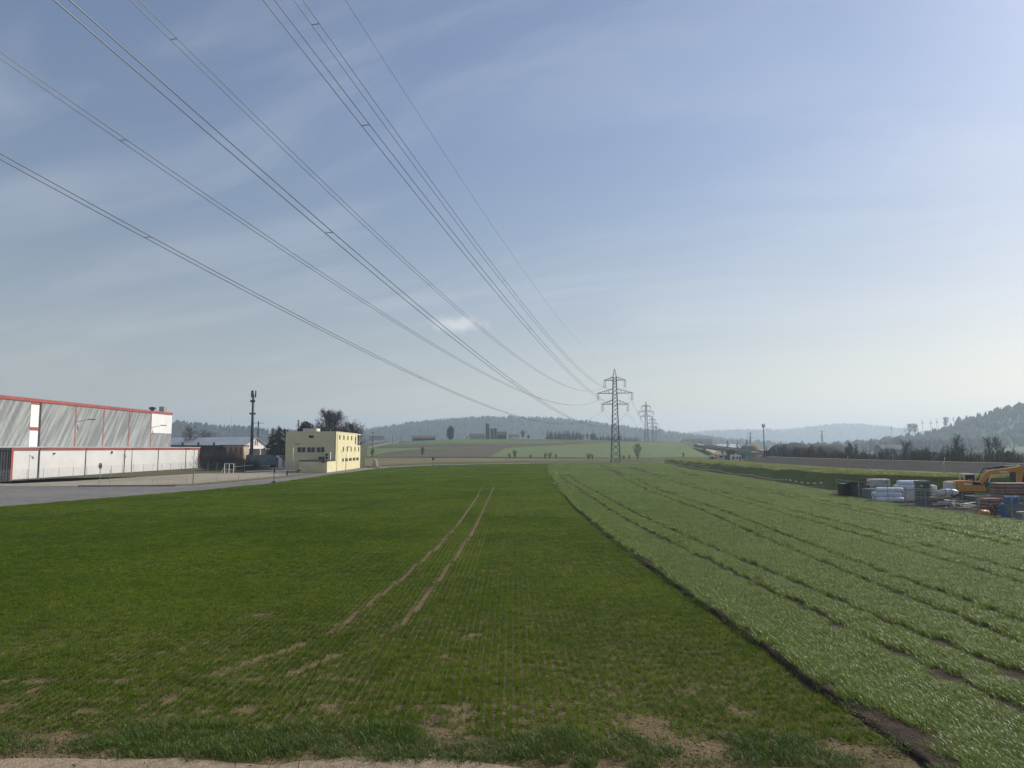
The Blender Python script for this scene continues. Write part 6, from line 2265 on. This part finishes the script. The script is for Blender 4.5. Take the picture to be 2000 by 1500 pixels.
n = 2200
y = 13.6 + RNG.random(n) ** 1.5 * 50
x = border_x(y) + RNG.uniform(-.14, .26, n)
ok = (np.abs(y - 15.7) > 1.4 - RNG.random(n)) & (fbm(x, y, 1.1, 2, 95) > .46)
x, y = x[ok], y[ok]
fv = [blades('f', 16, .22, .06, .24, .010, 1.1, 3, 'blade_verge', 0, 300 + k) for k in range(3)] + [blades('f', 10, .25, .05, .18, .009, 1.6, 3, 'straw', 0, 304)]
for k, o in enumerate(fv):
    o.name = 'blade_tile_furrow_%02d' % k
tag(instancer('furrow_weeds', 'sparse weeds straggling along the dark furrow edge', 'weeds', np.stack([x, y, np.full(len(x), .06)], -1), RNG.uniform(0, 6.28, len(x)), np.ones((len(x), 3)) * RNG.uniform(.6, 1.2, len(x))[:, None], RNG.integers(0, 4, len(x)), fv), 'sparse weeds straggling along the dark furrow edge', 'weeds')
# straw litter in the furrow
x = RNG.uniform(-.1, 1.0, 260)
y = RNG.normal(16.2, 1.5, 260)
P = np.stack([border_x(y) + x * (.35 + .65 * np.exp(-((y - 16) / 2) ** 2)), y, np.full(260, .1)], -1)
st = [blades('s', 7, .4, .02, .06, .008, 4.5, 2, 'straw', 0, 280 + k) for k in range(3)]
for k, o in enumerate(st):
    o.name = 'blade_tile_straw_%02d' % k
tag(instancer('straw_litter', 'dry straw lying in the dark furrow between the crops', 'straw', P, RNG.uniform(0, 6.28, 260), np.ones((260, 3)), RNG.integers(0, 3, 260), st), 'dry straw lying in the dark furrow between the crops', 'straw')
# rough grass on the soil bank
x, y = grid_pts(40, 110, 45, 330, 1.1, 1.5, .5)
d = x - toe_x(y)
ok = (d > .4) & (d < 40) & in_view(x, y, 4) & (fbm(x, y, 6, 3, 81) > np.where(d < 2.4, .58, .33))
x, y = x[ok], y[ok]
P = np.stack([x, y, bank_h(x, y) + .02 + hz(x, y)], -1)
bt_ = [blades('b', 150, 1.6, .12, .42, .035, 1.0, 2, 'blade_bank', 0, 290 + k) for k in range(3)]
for k, o in enumerate(bt_):
    o.name = 'blade_tile_bank_%02d' % k
tag(instancer('bank_grass', 'rough bright grass growing on the topsoil bank', 'grass', P, RNG.uniform(0, 6.28, len(x)), np.ones((len(x), 3)) * RNG.uniform(.7, 1.3, len(x))[:, None], RNG.integers(0, 3, len(x)), bt_), 'rough bright grass growing on the topsoil bank', 'grass')

# loose stones and clods on the gravel edge
n = 1800
x = RNG.uniform(-16, 16, n)
y = 12.9 + RNG.random(n) ** .7 * 3.3 - .035 * x
v, f = [], []
ico = [(0, 0, 1), (.9, 0, .3), (.28, .85, .3), (-.72, .53, .3), (-.72, -.53, .3), (.28, -.85, .3), (0, 0, -.5)]
icf = [(0, 1, 2), (0, 2, 3), (0, 3, 4), (0, 4, 5), (0, 5, 1), (6, 2, 1), (6, 3, 2), (6, 4, 3), (6, 5, 4), (6, 1, 5)]
for k in range(n):
    s_ = .010 + .032 * RNG.random() ** 3
    o = len(v)
    a = RNG.random() * 6.28
    for q in ico:
        j = .75 + .5 * RNG.random()
        v.append((x[k] + s_ * j * (q[0] * math.cos(a) - q[1] * math.sin(a)), y[k] + s_ * j * (q[0] * math.sin(a) + q[1] * math.cos(a)), .03 + s_ * .6 * q[2] * j))
    f += [tuple(i + o for i in t_) for t_ in icf]
tag(struct(np_mesh('clods', v, f, 'gravel'), 'stuff'), 'small clods and stones scattered along the gravel track', 'stones')
n = 7000
x = RNG.uniform(-17, 8, n)
y = 14.4 + RNG.random(n) ** 1.6 * 9
ok = (fbm(x, y, 2.6, 4, 21) * .5 + fbm(x, y, .7, 3, 31) * .5 > np.interp(y, [14, 17, 20, 24], [.40, .47, .55, .62])) & (np.abs(x) < .74 * y) & (x < border_x(y) - .1)
x, y = x[ok], y[ok]
v, f = [], []
for k in range(len(x)):
    s_ = .012 + .038 * RNG.random() ** 2.5
    o = len(v)
    a = RNG.random() * 6.28
    for q in ico:
        j = .7 + .6 * RNG.random()
        v.append((x[k] + s_ * j * (q[0] * math.cos(a) - q[1] * math.sin(a)), y[k] + s_ * j * (q[0] * math.sin(a) + q[1] * math.cos(a)), .012 + s_ * .42 * q[2] * j))
    f += [tuple(i + o for i in t_) for t_ in icf]
tag(struct(np_mesh('soil_clods', v, f, 'field_soil'), 'stuff'), 'crumbly soil clods on the bare patches of thin wheat', 'soil')
# dry weed stalks at the track edge
for k, (pts, lab) in enumerate([([(-4.55, 13.6, .0), (-4.35, 13.95, .55), (-4.15, 14.2, 1.05), (-3.92, 14.4, 1.55), (-3.72, 14.55, 1.95)], 'long thin dry weed stalk leaning over the verge grass'),
                                ([(-5.1, 13.7, .0), (-5.15, 13.8, .4), (-5.25, 13.85, .75)], 'short bent dry stalk beside the long weed stalk'),
                                ([(-3.95, 13.6, .0), (-3.9, 13.65, .35), (-3.8, 13.7, .6)], 'short upright dry stalk beside the long weed stalk')]):
    b0 = pts[0]
    g = float(hz(b0[0], b0[1]))
    t = thing('dry_stalk', lab, 'weed', (b0[0], b0[1], g))
    MB().path([(a - b0[0], b - b0[1], c - .03) for a, b, c in pts], .006, 5).build('stem', 'twig_dark', t)
    for q in range(2, len(pts)):
        a = pts[q]
        for s_ in (-1, 1):
            MB().path([(a[0] - b0[0], a[1] - b0[1], a[2] - .05), (a[0] - b0[0] + .07 * s_, a[1] - b0[1], a[2] + .05), (a[0] - b0[0] + .1 * s_, a[1] - b0[1], a[2] + .13)], .004, 4).build('twig', 'twig_dark', t)

# ------------------------------------------------------------------ hazy air over the whole valley
hb = MB().b2((-3600, -700, -31), (3700, 6900, 262)).build('haze', 'dark_wall')
hb.data.materials.clear()
hm = bpy.data.materials.new('haze_air')
hm.use_nodes = True
hm.node_tree.nodes.clear()
pv = hm.node_tree.nodes.new('ShaderNodeVolumePrincipled')
pv.inputs['Color'].default_value = (0.69, 0.845, 1.0, 1)
pv.inputs['Density'].default_value = 0.00028
pv.inputs['Anisotropy'].default_value = 0.3
mo = hm.node_tree.nodes.new('ShaderNodeOutputMaterial')
hm.node_tree.links.new(pv.outputs[0], mo.inputs['Volume'])
hb.data.materials.append(hm)
tag(struct(hb, 'stuff'), 'thin bluish haze lying over the whole valley', 'haze')
